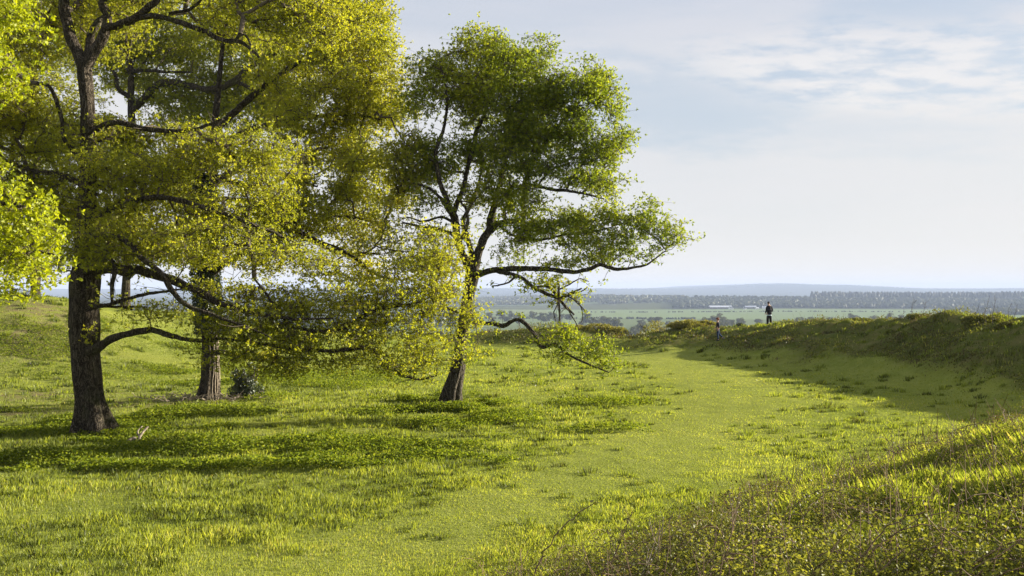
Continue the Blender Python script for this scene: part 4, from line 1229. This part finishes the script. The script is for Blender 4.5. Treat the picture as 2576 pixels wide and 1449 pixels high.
# bare saplings and dead stalks on the crest
for i, (px, top, d, side) in enumerate([(2296, 752, 58, 4), (2325, 757, 58, 4), (2484, 744, 49, 6), (2499, 746, 49, 5), (2540, 762, 48, 3), (2555, 765, 48, 3), (2458, 765, 50, 3), (2370, 775, 55, 3), (2272, 785, 60, 3)]):
    x_ = (px - CX) / FPX * d
    z0 = H(np.array([x_]), np.array([float(d)]))[0]
    y0 = HY - z0 / d * FPX
    h_ = y0 - top
    lab = ['thin bare sapling, left one of two on the dark bramble mound', 'thin bare sapling leaning right from the dark bramble mound', 'tallest bare sapling on the rampart crest near the right edge', 'bare sapling close right of the tallest one on the crest',
           'short bare stalk on the crest, second from the right edge', 'short bare stalk on the crest nearest the right edge', 'short bare stalk left of the tallest sapling on the crest', 'tiny bare stalk between the two groups of saplings', 'tiny bare stalk leftmost on the rampart skyline'][i]
    stem('bare_sapling', [(px - 2, y0, d), (px - 4 + R.normal() * 2, y0 - h_ * 0.35, d), (px + R.normal() * 3, y0 - h_ * 0.7, d + 0.1), (px + 5, top, d)], 0.016, lab, 'sapling', side=side * 2, mat=M_twig, group='bare saplings on the rampart crest')


# a fallen branch and litter under the oaks
def traced(name, runs, r, label, cat, mat):
    z_ = P(*runs[0][0])
    root = empty(name, (z_[0], z_[1], H(z_[0:1], z_[1:2])[0]), label, cat)
    for j, rn in enumerate(runs):
        p = np.array([P(*a) for a in rn])
        qd = catmull(p, 0.05)
        mb = MB()
        tube(mb, qd, np.linspace(r, r * 0.55, len(qd)) * (1 if j == 0 else 0.6), 9, lambda th, s: 1 + 0.12 * np.sin(2 * th + 9 * s))
        mb.build('branch' if j == 0 else 'side_branch', mat, root)
    return root


traced('fallen_branch', [[(322, 1112, 28.2), (335, 1103, 28.3), (348, 1108, 28.3), (352, 1098, 28.4), (362, 1084, 28.6), (372, 1073, 28.7)], [(352, 1100, 28.4), (346, 1086, 28.5), (358, 1072, 28.7)], [(322, 1110, 28.2), (322, 1118, 28.1)]], 0.055,
       'pale broken branch lying in the nettles right of the big oak trunk', 'branch', M_dead)
tw = MB()
for i in range(150):
    a = R.uniform(0, 2 * np.pi)
    rr = 0.55 + abs(R.normal()) * 0.5
    c = np.array([-12.0 + np.cos(a) * rr * 1.6, 39.0 + np.sin(a) * rr * 0.8, 0])
    L = R.uniform(0.15, 0.7)
    a2 = R.uniform(0, 2 * np.pi)
    e = c + [np.cos(a2) * L, np.sin(a2) * L * 0.6, 0]
    c[2] = H(c[0:1], c[1:2])[0] + R.uniform(0.02, 0.14)
    e[2] = H(e[0:1], e[1:2])[0] + R.uniform(0.04, 0.35)
    m_ = (c + e) / 2 + R.normal(size=3) * 0.06
    tube(tw, catmull([c, m_, e], 0.1), np.full(len(catmull([c, m_, e], 0.1)), R.uniform(0.006, 0.014)), 4)
tag(tw.build('fallen_twigs', M_dead), 'heap of pale fallen twigs round the foot of the ivy clad oak', 'twigs', kind='stuff')

# ------------------------------------------------------------------ the valley
def ico(sub):
    t = (1 + 5 ** 0.5) / 2
    v = [(-1, t, 0), (1, t, 0), (-1, -t, 0), (1, -t, 0), (0, -1, t), (0, 1, t), (0, -1, -t), (0, 1, -t), (t, 0, -1), (t, 0, 1), (-t, 0, -1), (-t, 0, 1)]
    f = [(0, 11, 5), (0, 5, 1), (0, 1, 7), (0, 7, 10), (0, 10, 11), (1, 5, 9), (5, 11, 4), (11, 10, 2), (10, 7, 6), (7, 1, 8), (3, 9, 4), (3, 4, 2), (3, 2, 6), (3, 6, 8), (3, 8, 9), (4, 9, 5), (2, 4, 11), (6, 2, 10), (8, 6, 7), (9, 8, 1)]
    v = [np.array(a, float) / np.linalg.norm(a) for a in v]
    for _ in range(sub):
        c, nf = {}, []

        def mid(a, b):
            k = (min(a, b), max(a, b))
            if k not in c:
                m = v[a] + v[b]
                v.append(m / np.linalg.norm(m))
                c[k] = len(v) - 1
            return c[k]
        for a, b, d in f:
            ab, bd, da = mid(a, b), mid(b, d), mid(d, a)
            nf += [(a, ab, da), (b, bd, ab), (d, da, bd), (ab, bd, da)]
        f = nf
    return np.array(v), np.array(f)


def wood(name, n, xf, y0, y1, hgt, label, mat, conifer=False, tint0=0.4, seed=1, keepf=None, sub=1):
    """a wood of separate small crowns, read as one mass from afar"""
    rng = np.random.default_rng(seed)
    y = rng.uniform(y0, y1, n)
    lo, hi = xf(y)
    x = lo + (hi - lo) * rng.random(n)
    if keepf is not None:
        k = keepf(x, y)
        x, y = x[k], y[k]
    n = len(x)
    z = H(x, y)
    h = hgt * rng.uniform(0.65, 1.25, n)
    if conifer:
        s = 7
        th = np.linspace(0, 2 * np.pi, s, endpoint=False)
        lv = [(0.0, 0.20), (0.3, 0.22), (0.62, 0.13), (0.85, 0.06)]
        V = np.zeros((n, len(lv) * s + 1, 3))
        for i, (t, r) in enumerate(lv):
            jr = r * rng.uniform(0.7, 1.3, (n, s))
            V[:, i * s:(i + 1) * s, 0] = np.cos(th) * jr
            V[:, i * s:(i + 1) * s, 1] = np.sin(th) * jr
            V[:, i * s:(i + 1) * s, 2] = t
        V[:, -1, 2] = 1
        F = []
        for i in range(len(lv) - 1):
            for j in range(s):
                a, b = i * s + j, i * s + (j + 1) % s
                F += [(a, b, b + s), (a, b + s, a + s)]
        for j in range(s):
            F.append(((len(lv) - 1) * s + j, (len(lv) - 1) * s + (j + 1) % s, len(lv) * s))
        F = np.array(F)
    else:
        bv, F = ico(sub)
        V = bv[None] * rng.uniform(0.72, 1.22, (n, len(bv), 1)) * [0.5, 0.5, 0.5]
        V[:, :, 2] += 0.5
    sc_ = np.stack([h * rng.uniform(0.8, 1.2, n), h * rng.uniform(0.8, 1.2, n), h], 1)
    V = V * sc_[:, None] + np.stack([x, y, z - h * 0.05], 1)[:, None]
    base = (np.arange(n) * V.shape[1])[:, None, None]
    tint = np.repeat(np.clip(tint0 + 0.12 * rng.normal(size=n), 0, 1), len(F))
    mb = MB()
    mb.add(V.reshape(-1, 3), (F[None] + base).reshape(-1, 3), tint)
    return tag(mb.build(name, mat, smooth=False), label, 'woodland', kind='stuff')


def pxr(a, b):
    return lambda y: ((a - CX) / FPX * y, (b - CX) / FPX * y)


wood('wood', 3000, pxr(1695, 2640), 3120, 3900, 15, 'broad dark wood across the valley behind the white farm buildings', M_far, tint0=0.15, seed=21)
wood('conifer_wood', 1500, pxr(2040, 2640), 3750, 4050, 30, 'jagged row of dark conifers topping the broad wood across the valley', M_conifer, True, seed=22)
wood('wood', 3200, pxr(1130, 1720), 3600, 5600, 14, 'pale hazy woodland on the left side of the valley beyond the green field', M_far, tint0=0.6, seed=23, keepf=lambda x, y: fbm2(x / 300, y / 500, 2) > -0.2)
wood('wood', 1700, pxr(1150, 2600), 720, 1080, 14, 'grey brown valley wood just beyond the rampart gap', M_far, tint0=0.75, seed=24, keepf=lambda x, y: fbm2(x / 120, y / 90, 2) > -0.25)
wood('wood', 2600, pxr(1000, 2700), 6200, 9500, 12, 'faint strips of woodland far off below the skyline', M_far, tint0=0.5, seed=25, keepf=lambda x, y: fbm2(x / 700, y / 420, 2) > 0.15, sub=0)
wood('wood', 2600, pxr(300, 1150), 600, 3500, 14, 'valley woods glimpsed between the oak branches on the left', M_far, tint0=0.5, seed=26, keepf=lambda x, y: fbm2(x / 260, y / 200, 2) > -0.05)
wood('wood', 4200, pxr(900, 2700), 11300, 12600, 13, 'blue wooded hills along the skyline', M_far, tint0=0.4, seed=27, sub=0)
wood('wood', 900, pxr(2380, 2640), 2350, 3000, 13, 'hazy trees among the fields at the far right of the valley', M_far, tint0=0.5, seed=28, keepf=lambda x, y: fbm2(x / 120, y / 120, 2) > 0.1)
wood('hedgerow', 260, pxr(1450, 2600), 2655, 2668, 3.2, 'thin dark hedge crossing the pale green valley field', M_far, tint0=0.2, seed=29)
wood('hedgerow', 200, pxr(1200, 1750), 2040, 2056, 4, 'hedge along the near side of the green valley field', M_far, tint0=0.2, seed=30)


def far_tree(h, wd, seed, base):
    """one valley tree: trunk with limbs, crown of leaf clumps"""
    rng = np.random.default_rng(seed)
    root = empty('valley_tree', base, 'valley tree', 'tree', 'trees along the valley hedgerows')
    off = np.array(root.location)
    tb = MB()
    tube(tb, off + np.array([[0, 0, -0.5], [0.1, 0, h * 0.2], [-0.1, 0.1, h * 0.45], [0.2, 0, h * 0.75]]), [h * 0.030, h * 0.022, h * 0.015, h * 0.006], 7)
    for i in range(7):
        a = rng.uniform(0, 6.28)
        z0 = h * rng.uniform(0.2, 0.5)
        e = off + [np.cos(a) * wd * 0.35, np.sin(a) * wd * 0.35, z0 + h * 0.25]
        tube(tb, np.array([off + [0, 0, z0], (off + [0, 0, z0] + e) / 2 + [0, 0, 0.4], e]), [h * 0.012, h * 0.008, h * 0.003], 5)
    tb.build('trunk', M_twig, root)
    lb = MB()
    P_ = []
    for i in range(16):
        a, rr_ = rng.uniform(0, 6.28), wd * 0.5 * rng.random() ** 0.5 * 0.75
        zc = h * rng.uniform(0.38, 0.86) * (1 - 0.25 * rr_ / wd)
        s = h * rng.uniform(0.10, 0.17)
        P_.append(np.array([np.cos(a) * rr_, np.sin(a) * rr_, zc]) + unit(rng.normal(size=(150, 3))) * rng.random((150, 1)) ** 0.4 * [s * 1.2, s * 1.2, s * 0.8])
    p = np.concatenate(P_) + off
    leaf_quads(lb, p, unit(rng.normal(size=p.shape)), np.full(len(p), h * 0.055), np.full(len(p), h * 0.045), np.clip(0.5 + 0.2 * rng.normal(size=len(p)), 0, 1), rng)
    lb.build('crown', M_far, root)
    return root


def copy_tree(src, loc, s, rz):
    c = src.copy()
    col.objects.link(c)
    c.location = loc
    c.scale = (s, s, s)
    c.rotation_euler = (0, 0, rz)
    for ch in src.children:
        d = ch.copy()
        col.objects.link(d)
        d.parent = c
    return c


protos = []
spots = []
rt = np.random.default_rng(77)
for i in range(140):
    if i < 90:
        px = rt.uniform(1470, 1860) if i < 62 else rt.uniform(1800, 2080)
        d = rt.uniform(980, 1750)
    elif i < 115:
        px = rt.uniform(1180, 1500)
        d = rt.uniform(1500, 2000)
    else:
        px = rt.uniform(2080, 2576)
        d = rt.uniform(1500, 1900)
    spots.append((px, d))
for i, (px, d) in enumerate(spots):
    x_ = (px - CX) / FPX * d
    z_ = float(H(np.array([x_]), np.array([d]))[0])
    if i < 5:
        o = far_tree([15, 13, 17, 12, 16][i], [15, 11, 15, 12, 18][i], 90 + i, (x_, d, z_))
        protos.append(o)
    else:
        o = copy_tree(protos[i % 5], (x_, d, z_), rt.uniform(0.85, 1.5), rt.uniform(0, 6.28))
    o['label'] = 'hazy round headed tree among many others in the valley hedgerows beyond the rampart'

# farm buildings --------------------------------------------------------------
M_white = plain_mat('white_render', (0.78, 0.77, 0.74), 0.7, 0.08, 0.5)
M_roofd = plain_mat('slate_roof', (0.13, 0.13, 0.14), 0.8, 0.2, 0.5)
M_roofl = plain_mat('pale_sheet_roof', (0.62, 0.63, 0.66), 0.5, 0.08, 0.3)
M_barn = plain_mat('dark_barn_boards', (0.10, 0.085, 0.07), 0.9, 0.25, 0.4)
M_pane = plain_mat('dark_window', (0.03, 0.035, 0.045), 0.2, 0.1, 1.0)


def building(name, px, d, L, W, hw, hr, label, wallm, roofm, rz=0.0, wins=0, chim=0):
    x_ = (px - CX) / FPX * d
    z_ = float(H(np.array([x_]), np.array([float(d)]))[0]) - 0.3
    root = empty(name, (x_, d, z_), label, 'building', 'farm buildings across the valley')
    off = np.array(root.location)
    cr, sr = math.cos(rz), math.sin(rz)

    def tr(v):
        v = np.array(v, float)
        return np.stack([v[:, 0] * cr - v[:, 1] * sr, v[:, 0] * sr + v[:, 1] * cr, v[:, 2]], 1) + off
    l, w2 = L / 2, W / 2
    wb = MB()
    wb.add(tr([(-l, -w2, 0), (l, -w2, 0), (l, w2, 0), (-l, w2, 0), (-l, -w2, hw), (l, -w2, hw), (l, w2, hw), (-l, w2, hw)]), [(0, 1, 5, 4), (1, 2, 6, 5), (2, 3, 7, 6), (3, 0, 4, 7)])
    wb.add(tr([(-l, -w2, hw), (-l, w2, hw), (-l, 0, hw + hr - 0.15), (l, -w2, hw), (l, w2, hw), (l, 0, hw + hr - 0.15)]), [(0, 2, 1), (3, 4, 5)])
    wb.build('wall', wallm, root, smooth=False)
    rb = MB()
    e = 0.5
    o_ = hr / w2 * e
    rb.add(tr([(-l - e, -w2 - e, hw - o_), (l + e, -w2 - e, hw - o_), (l + e, 0, hw + hr), (-l - e, 0, hw + hr), (-l - e, w2 + e, hw - o_), (l + e, w2 + e, hw - o_),
               (-l - e, -w2 - e, hw - o_ + 0.25), (l + e, -w2 - e, hw - o_ + 0.25), (l + e, 0, hw + hr + 0.25), (-l - e, 0, hw + hr + 0.25), (-l - e, w2 + e, hw - o_ + 0.25), (l + e, w2 + e, hw - o_ + 0.25)]),
           [(0, 3, 2, 1), (3, 4, 5, 2), (6, 7, 8, 9), (9, 8, 11, 10), (0, 1, 7, 6), (4, 10, 11, 5), (0, 6, 9, 3), (3, 9, 10, 4), (1, 2, 8, 7), (2, 5, 11, 8)])
    rf = rb.build('roof', roofm, root, smooth=False)
    for i in range(wins):
        xx = -l + L * (i + 0.5) / wins
        for zz in ((1.0,) if hw < 4.2 else (1.0, 3.7)):
            pb = MB()
            y1 = -w2 - 0.06
            pb.add(tr([(xx - 0.7, y1, zz), (xx + 0.7, y1, zz), (xx + 0.7, y1, zz + 1.4), (xx - 0.7, y1, zz + 1.4), (xx - 0.7, y1 + 0.1, zz), (xx + 0.7, y1 + 0.1, zz), (xx + 0.7, y1 + 0.1, zz + 1.4), (xx - 0.7, y1 + 0.1, zz + 1.4)]),
                   [(0, 1, 2, 3), (0, 4, 5, 1), (1, 5, 6, 2), (2, 6, 7, 3), (3, 7, 4, 0)])
            pb.build('window', M_pane, root, smooth=False)
    for i in range(chim):
        cb = MB()
        x1 = (-l + 1.2) if i == 0 else (l - 1.2)
        cb.add(tr([(x1 + a, b, c) for c in (hw + hr - 1, hw + hr + 1.6) for a, b in ((-.6, -.5), (.6, -.5), (.6, .5), (-.6, .5))]), [(0, 1, 5, 4), (1, 2, 6, 5), (2, 3, 7, 6), (3, 0, 4, 7), (4, 5, 6, 7)])
        cb.build('chimney', wallm, rf, smooth=False)
    return root


building('barn', 1812, 3040, 68, 22, 5.5, 4.5, 'long low barn with a pale roof, leftmost of the far farm buildings', M_barn, M_roofl)
building('farmhouse', 1839, 2960, 12, 8, 5, 3.5, 'white farmhouse at the right end of the long pale roofed barn', M_white, M_roofd, 0.2, 3, 1)
building('cottage', 1873, 2960, 9, 7, 3.2, 3, 'small white cottage second from the left in the far farm', M_white, M_roofd, -0.3, 2, 1)
building('barn', 1888, 3030, 34, 14, 5, 4, 'dark barn with a grey roof behind the small white cottage', M_barn, M_roofl)
building('cottage', 1905, 2965, 8, 7, 3.2, 3, 'small white cottage left of the widest white farm building', M_white, M_roofl, 0.3, 2, 1)
building('farmhouse', 1925, 2955, 18, 9, 5.2, 4, 'widest white farm building, just left of the standing adult', M_white, M_roofl, -0.1, 5, 2)

# ------------------------------------------------------------------ people
M_skin = plain_mat('skin', (0.50, 0.30, 0.21), 0.6, 0.08, 20)
M_jacket = plain_mat('black_jacket', (0.018, 0.018, 0.026), 0.85, 0.2, 12, 0.3)
M_trous = plain_mat('dark_trousers', (0.020, 0.018, 0.018), 0.9, 0.2, 12, 0.3)
M_shirt = plain_mat('pale_blue_shirt', (0.50, 0.62, 0.68), 0.9, 0.05, 12)
M_hair = plain_mat('dark_hair', (0.025, 0.016, 0.012), 0.7, 0.3, 60, 0.4)
M_hairr = plain_mat('auburn_hair', (0.16, 0.055, 0.025), 0.7, 0.3, 60, 0.4)
M_jeans = plain_mat('blue_jeans', (0.022, 0.040, 0.085), 0.9, 0.25, 14, 0.3)
M_top = plain_mat('dark_purple_top', (0.035, 0.028, 0.045), 0.9, 0.2, 14, 0.3)
M_shoe = plain_mat('dark_shoe', (0.03, 0.03, 0.035), 0.7, 0.2, 14)
M_sole = plain_mat('pale_sole', (0.6, 0.6, 0.6), 0.7, 0.1, 14)


def skin(name, J, E, mat, parent, root_i=0, sub=2):
    """J: [(x, y, z, r)] joints, E: bones -> one continuous surface"""
    me = bpy.data.meshes.new(name)
    me.from_pydata([j[:3] for j in J], E, [])
    o = bpy.data.objects.new(name, me)
    col.objects.link(o)
    o.parent = parent
    md = o.modifiers.new('Skin', 'SKIN')
    md.use_smooth_shade = True
    lay = me.skin_vertices[0] if me.skin_vertices else None
    if lay is None:
        bpy.context.view_layer.update()
        me.attributes
        lay = me.skin_vertices[0]
    for i, j in enumerate(J):
        r = j[3]
        lay.data[i].radius = (r, r) if not isinstance(r, tuple) else r
        lay.data[i].use_root = (i == root_i)
    s = o.modifiers.new('Subdivision', 'SUBSURF')
    s.levels = sub
    s.render_levels = sub
    me.materials.append(mat)
    return o


def ell(name, c, r, mat, parent, rot=0, cut=None, jit=0.0, sub=3):
    v, f = ico(sub)
    v = v.copy()
    if jit:
        v = v * (1 + jit * (noise3(v * 3 + 5) - 0.5)[:, None])
    if cut:
        v = cut(v)
    v = v * np.array(r)
    cr, sr = math.cos(rot), math.sin(rot)
    v = np.stack([v[:, 0] * cr - v[:, 1] * sr, v[:, 0] * sr + v[:, 1] * cr, v[:, 2]], 1) + np.array(c)
    mb = MB()
    mb.add(v, f)
    o = mb.build(name, mat)
    o.parent = parent
    return o


def hand(J, E, wi, side, palm_dir, out_dir, k):
    """five fingers rooted in the palm, hanging from wrist joint wi"""
    w0 = np.array(J[wi][:3])
    pd, od = np.array(palm_dir, float), np.array(out_dir, float)
    J.append((*(w0 + pd * 0.05 * k), 0.026 * k))
    E.append((wi, len(J) - 1))
    pi_ = len(J) - 1
    pc = np.array(J[pi_][:3])
    for j, (o_, L) in enumerate(((-0.030, 0.070), (-0.010, 0.080), (0.010, 0.076), (0.030, 0.060))):
        a = pc + od * o_ * k + pd * 0.035 * k
        m1 = a + pd * L * 0.5 * k
        m2 = m1 + pd * L * 0.35 * k - np.cross(pd, od) * 0.02 * k * side
        for q_, rr_ in ((a, 0.009), (m1, 0.0085), (m2, 0.0075)):
            J.append((*q_, rr_ * k))
            E.append((pi_ if rr_ == 0.009 else len(J) - 2, len(J) - 1))
    a = w0 + pd * 0.03 * k - od * 0.035 * k
    b = a + (pd * 0.035 - od * 0.02) * k
    J.append((*a, 0.011 * k))
    E.append((wi, len(J) - 1))
    J.append((*b, 0.009 * k))
    E.append((len(J) - 2, len(J) - 1))


def ground_at(px, d):
    x_ = (px - CX) / FPX * d
    return x_, float(d), float(H(np.array([x_]), np.array([float(d)]))[0])


# adult, seen from behind, looking left over the valley
ax_, ay_, az_ = ground_at(1935, 71)
adult = empty('person', (ax_, ay_, az_ + 0.0), 'adult in dark jacket and trousers standing on the rampart crest, back turned', 'person', 'walkers on the rampart')
k = 1.0
J = [(0, 0, 0.95, 0.13), (0, 0, 1.12, 0.12), (0, 0.01, 1.32, 0.13), (0, 0.02, 1.46, 0.075), (-0.01, 0.03, 1.56, 0.052), (-0.02, 0.05, 1.65, 0.075), (-0.02, 0.06, 1.72, 0.07),
     (-0.10, 0, 0.88, 0.088), (-0.13, 0.01, 0.48, 0.058), (-0.135, -0.02, 0.09, 0.040), (-0.14, 0.12, 0.04, 0.034),
     (0.10, 0, 0.88, 0.088), (0.125, 0.02, 0.48, 0.058), (0.15, 0.0, 0.09, 0.040), (0.165, 0.13, 0.04, 0.034),
     (-0.19, 0.01, 1.41, 0.055), (-0.235, 0.0, 1.12, 0.042), (-0.17, 0.21, 0.93, 0.030),
     (0.19, 0.01, 1.41, 0.055), (0.27, -0.03, 1.13, 0.042), (0.20, 0.10, 0.95, 0.030)]
E = [(0, 1), (1, 2), (2, 3), (3, 4), (4, 5), (5, 6), (0, 7), (7, 8), (8, 9), (9, 10), (0, 11), (11, 12), (12, 13), (13, 14), (3, 15), (15, 16), (16, 17), (3, 18), (18, 19), (19, 20)]
hand(J, E, 17, 1, (0.1, 0.6, -0.79), (1, 0, 0.1), 1.0)
hand(J, E, 20, -1, (-0.2, 0.6, -0.77), (1, 0, 0), 1.0)
skin('body', J, E, M_skin, adult)
JK = [(0, 0, 1.0, 0.165), (0, 0, 1.15, 0.155), (0, 0.01, 1.33, 0.165), (0, 0.015, 1.46, 0.10), (0, 0.02, 1.52, 0.072), (-0.20, 0.01, 1.40, 0.078), (-0.245, 0.0, 1.12, 0.062), (-0.19, 0.20, 0.95, 0.052),
      (0.20, 0.01, 1.40, 0.078), (0.28, -0.035, 1.13, 0.062), (0.205, 0.09, 0.97, 0.048), (0, 0, 0.93, 0.16)]
skin('jacket', JK, [(0, 1), (1, 2), (2, 3), (3, 4), (3, 5), (5, 6), (6, 7), (3, 8), (8, 9), (9, 10), (0, 11)], M_jacket, adult)
TR = [(0, 0, 0.90, 0.135), (0, 0, 0.86, 0.13), (-0.105, 0, 0.80, 0.105), (-0.13, 0.01, 0.48, 0.100), (-0.137, -0.01, 0.10, 0.088), (0.105, 0, 0.80, 0.118), (0.13, 0.02, 0.48, 0.100), (0.15, 0.0, 0.10, 0.088)]
skin('trousers', TR, [(0, 1), (1, 2), (2, 3), (3, 4), (1, 5), (5, 6), (6, 7)], M_trous, adult)
sh = MB()
tube(sh, np.array([[0, 0, 0.755], [0, 0, 0.82]]), [0.185, 0.185], 28, lambda th, s: 1 - 0.12 * np.abs(np.sin(th)), cap=False)
o = sh.build('shirt_hem', M_shirt)
o.parent = adult
ell('hair', (-0.02, 0.045, 1.715), (0.088, 0.105, 0.095), M_hair, adult, cut=lambda v: v * np.where((v[:, 2:3] < -0.35) & (v[:, 1:2] > 0.1), 0.8, 1.0), jit=0.15)
for s_ in (-1, 1):
    ell('ear', (-0.02 + s_ * 0.082, 0.055, 1.67), (0.012, 0.018, 0.030), M_skin, adult, sub=2)
ell('nose', (-0.055, 0.145, 1.655), (0.013, 0.02, 0.02), M_skin, adult, sub=2)
for s_ in (-0.14, 0.155):
    ell('shoe', (s_, 0.06, 0.045), (0.055, 0.145, 0.05), M_shoe, adult, sub=2)
adult.rotation_euler = (0, 0, 0.35)

adult.scale = (0.96, 0.96, 0.96)
# child walking left, rear foot pushing off
cx1, cy1, cz1 = ground_at(1806, 68)
child = empty('person', (cx1, cy1, cz1 + 0.0), 'child with auburn hair, dark top and blue jeans walking left below the crest', 'person', 'walkers on the rampart')
J = [(0, 0, 0.80, 0.10), (-0.005, 0, 0.95, 0.095), (-0.01, 0, 1.10, 0.10), (-0.01, 0, 1.20, 0.06), (-0.015, 0, 1.27, 0.042), (-0.03, 0, 1.36, 0.07), (-0.03, 0, 1.42, 0.065),
     (-0.01, -0.07, 0.74, 0.070), (-0.03, -0.07, 0.40, 0.048), (0.02, -0.07, 0.07, 0.034), (-0.11, -0.07, 0.035, 0.028),
     (0.02, 0.07, 0.74, 0.070), (0.10, 0.07, 0.42, 0.048), (0.34, 0.07, 0.20, 0.034), (0.31, 0.07, 0.08, 0.027),
     (-0.005, -0.145, 1.17, 0.042), (0.05, -0.165, 0.94, 0.034), (-0.02, -0.16, 0.75, 0.024),
     (-0.005, 0.145, 1.17, 0.042), (-0.03, 0.165, 0.94, 0.034), (-0.14, 0.16, 0.80, 0.024)]
E = [(0, 1), (1, 2), (2, 3), (3, 4), (4, 5), (5, 6), (0, 7), (7, 8), (8, 9), (9, 10), (0, 11), (11, 12), (12, 13), (13, 14), (3, 15), (15, 16), (16, 17), (3, 18), (18, 19), (19, 20)]
hand(J, E, 17, 1, (-0.25, 0, -0.97), (1, 0, -0.2), 0.85)
hand(J, E, 20, -1, (-0.5, 0, -0.86), (0.9, 0, -0.4), 0.85)
skin('body', J, E, M_skin, child)
JK = [(0, 0, 0.80, 0.118), (-0.005, 0, 0.95, 0.112), (-0.01, 0, 1.10, 0.118), (-0.01, 0, 1.19, 0.078), (-0.012, 0, 1.235, 0.055), (-0.005, -0.15, 1.165, 0.056), (0.05, -0.168, 0.94, 0.047), (-0.015, -0.162, 0.79, 0.038),
      (-0.005, 0.15, 1.165, 0.056), (-0.03, 0.168, 0.94, 0.047), (-0.125, 0.162, 0.82, 0.038)]
skin('top', JK, [(0, 1), (1, 2), (2, 3), (3, 4), (3, 5), (5, 6), (6, 7), (3, 8), (8, 9), (9, 10)], M_top, child)
TR = [(0, 0, 0.80, 0.105), (0, 0, 0.74, 0.105), (-0.01, -0.07, 0.68, 0.085), (-0.03, -0.07, 0.40, 0.066), (0.015, -0.07, 0.09, 0.055), (0.03, 0.07, 0.68, 0.085), (0.10, 0.07, 0.42, 0.066), (0.325, 0.07, 0.215, 0.052)]
skin('jeans', TR, [(0, 1), (1, 2), (2, 3), (3, 4), (1, 5), (5, 6), (6, 7)], M_jeans, child)
ell('hair', (-0.015, 0, 1.42), (0.105, 0.088, 0.10), M_hairr, child, cut=lambda v: v * np.where((v[:, 2:3] < -0.2) & (v[:, 0:1] < -0.3), 0.75, 1.0), jit=0.25)
ell('nose', (-0.115, 0, 1.365), (0.018, 0.012, 0.015), M_skin, child, sub=2)
for s_ in (-1, 1):
    ell('ear', (-0.02, s_ * 0.075, 1.375), (0.016, 0.010, 0.025), M_skin, child, sub=2)
ell('shoe', (-0.03, -0.07, 0.04), (0.12, 0.045, 0.045), M_shoe, child, sub=2)
so = ell('shoe', (0, 0, 0), (0.12, 0.045, 0.042), M_shoe, child, sub=2)
so.location = (0.345, 0.07, 0.13)
so.rotation_euler = (0, math.radians(-55), 0)
s2 = ell('sole', (0, 0, -0.032), (0.122, 0.046, 0.016), M_sole, so, sub=2)

child.scale = (1.05, 1.05, 1.05)

# ------------------------------------------------------------------ haze
hz_m, t = new_mat('haze')
pv = t.add('ShaderNodeVolumePrincipled')
pv.inputs['Color'].default_value = (0.45, 0.54, 0.78, 1)
pv.inputs['Density'].default_value = 0.000095
o = t.add('ShaderNodeOutputMaterial')
t.l.new(pv.outputs[0], o.inputs['Volume'])
hb = MB()
zmin, zmax = float(Z.min()) - 1.0, max(float(Z.max()) + 22, 40.0)
xa, xb, ya, yb = gx[0] - 50, gx[-1] + 50, gy[0] - 50, gy[-1] + 50
hb.add([(a, b, c) for c in (zmin, zmax) for a, b in ((xa, ya), (xb, ya), (xb, yb), (xa, yb))], [(0, 3, 2, 1), (4, 5, 6, 7), (0, 1, 5, 4), (1, 2, 6, 5), (2, 3, 7, 6), (3, 0, 4, 7)])
tag(hb.build('haze', hz_m, smooth=False), 'blue evening haze lying over the valley', 'haze', kind='stuff')
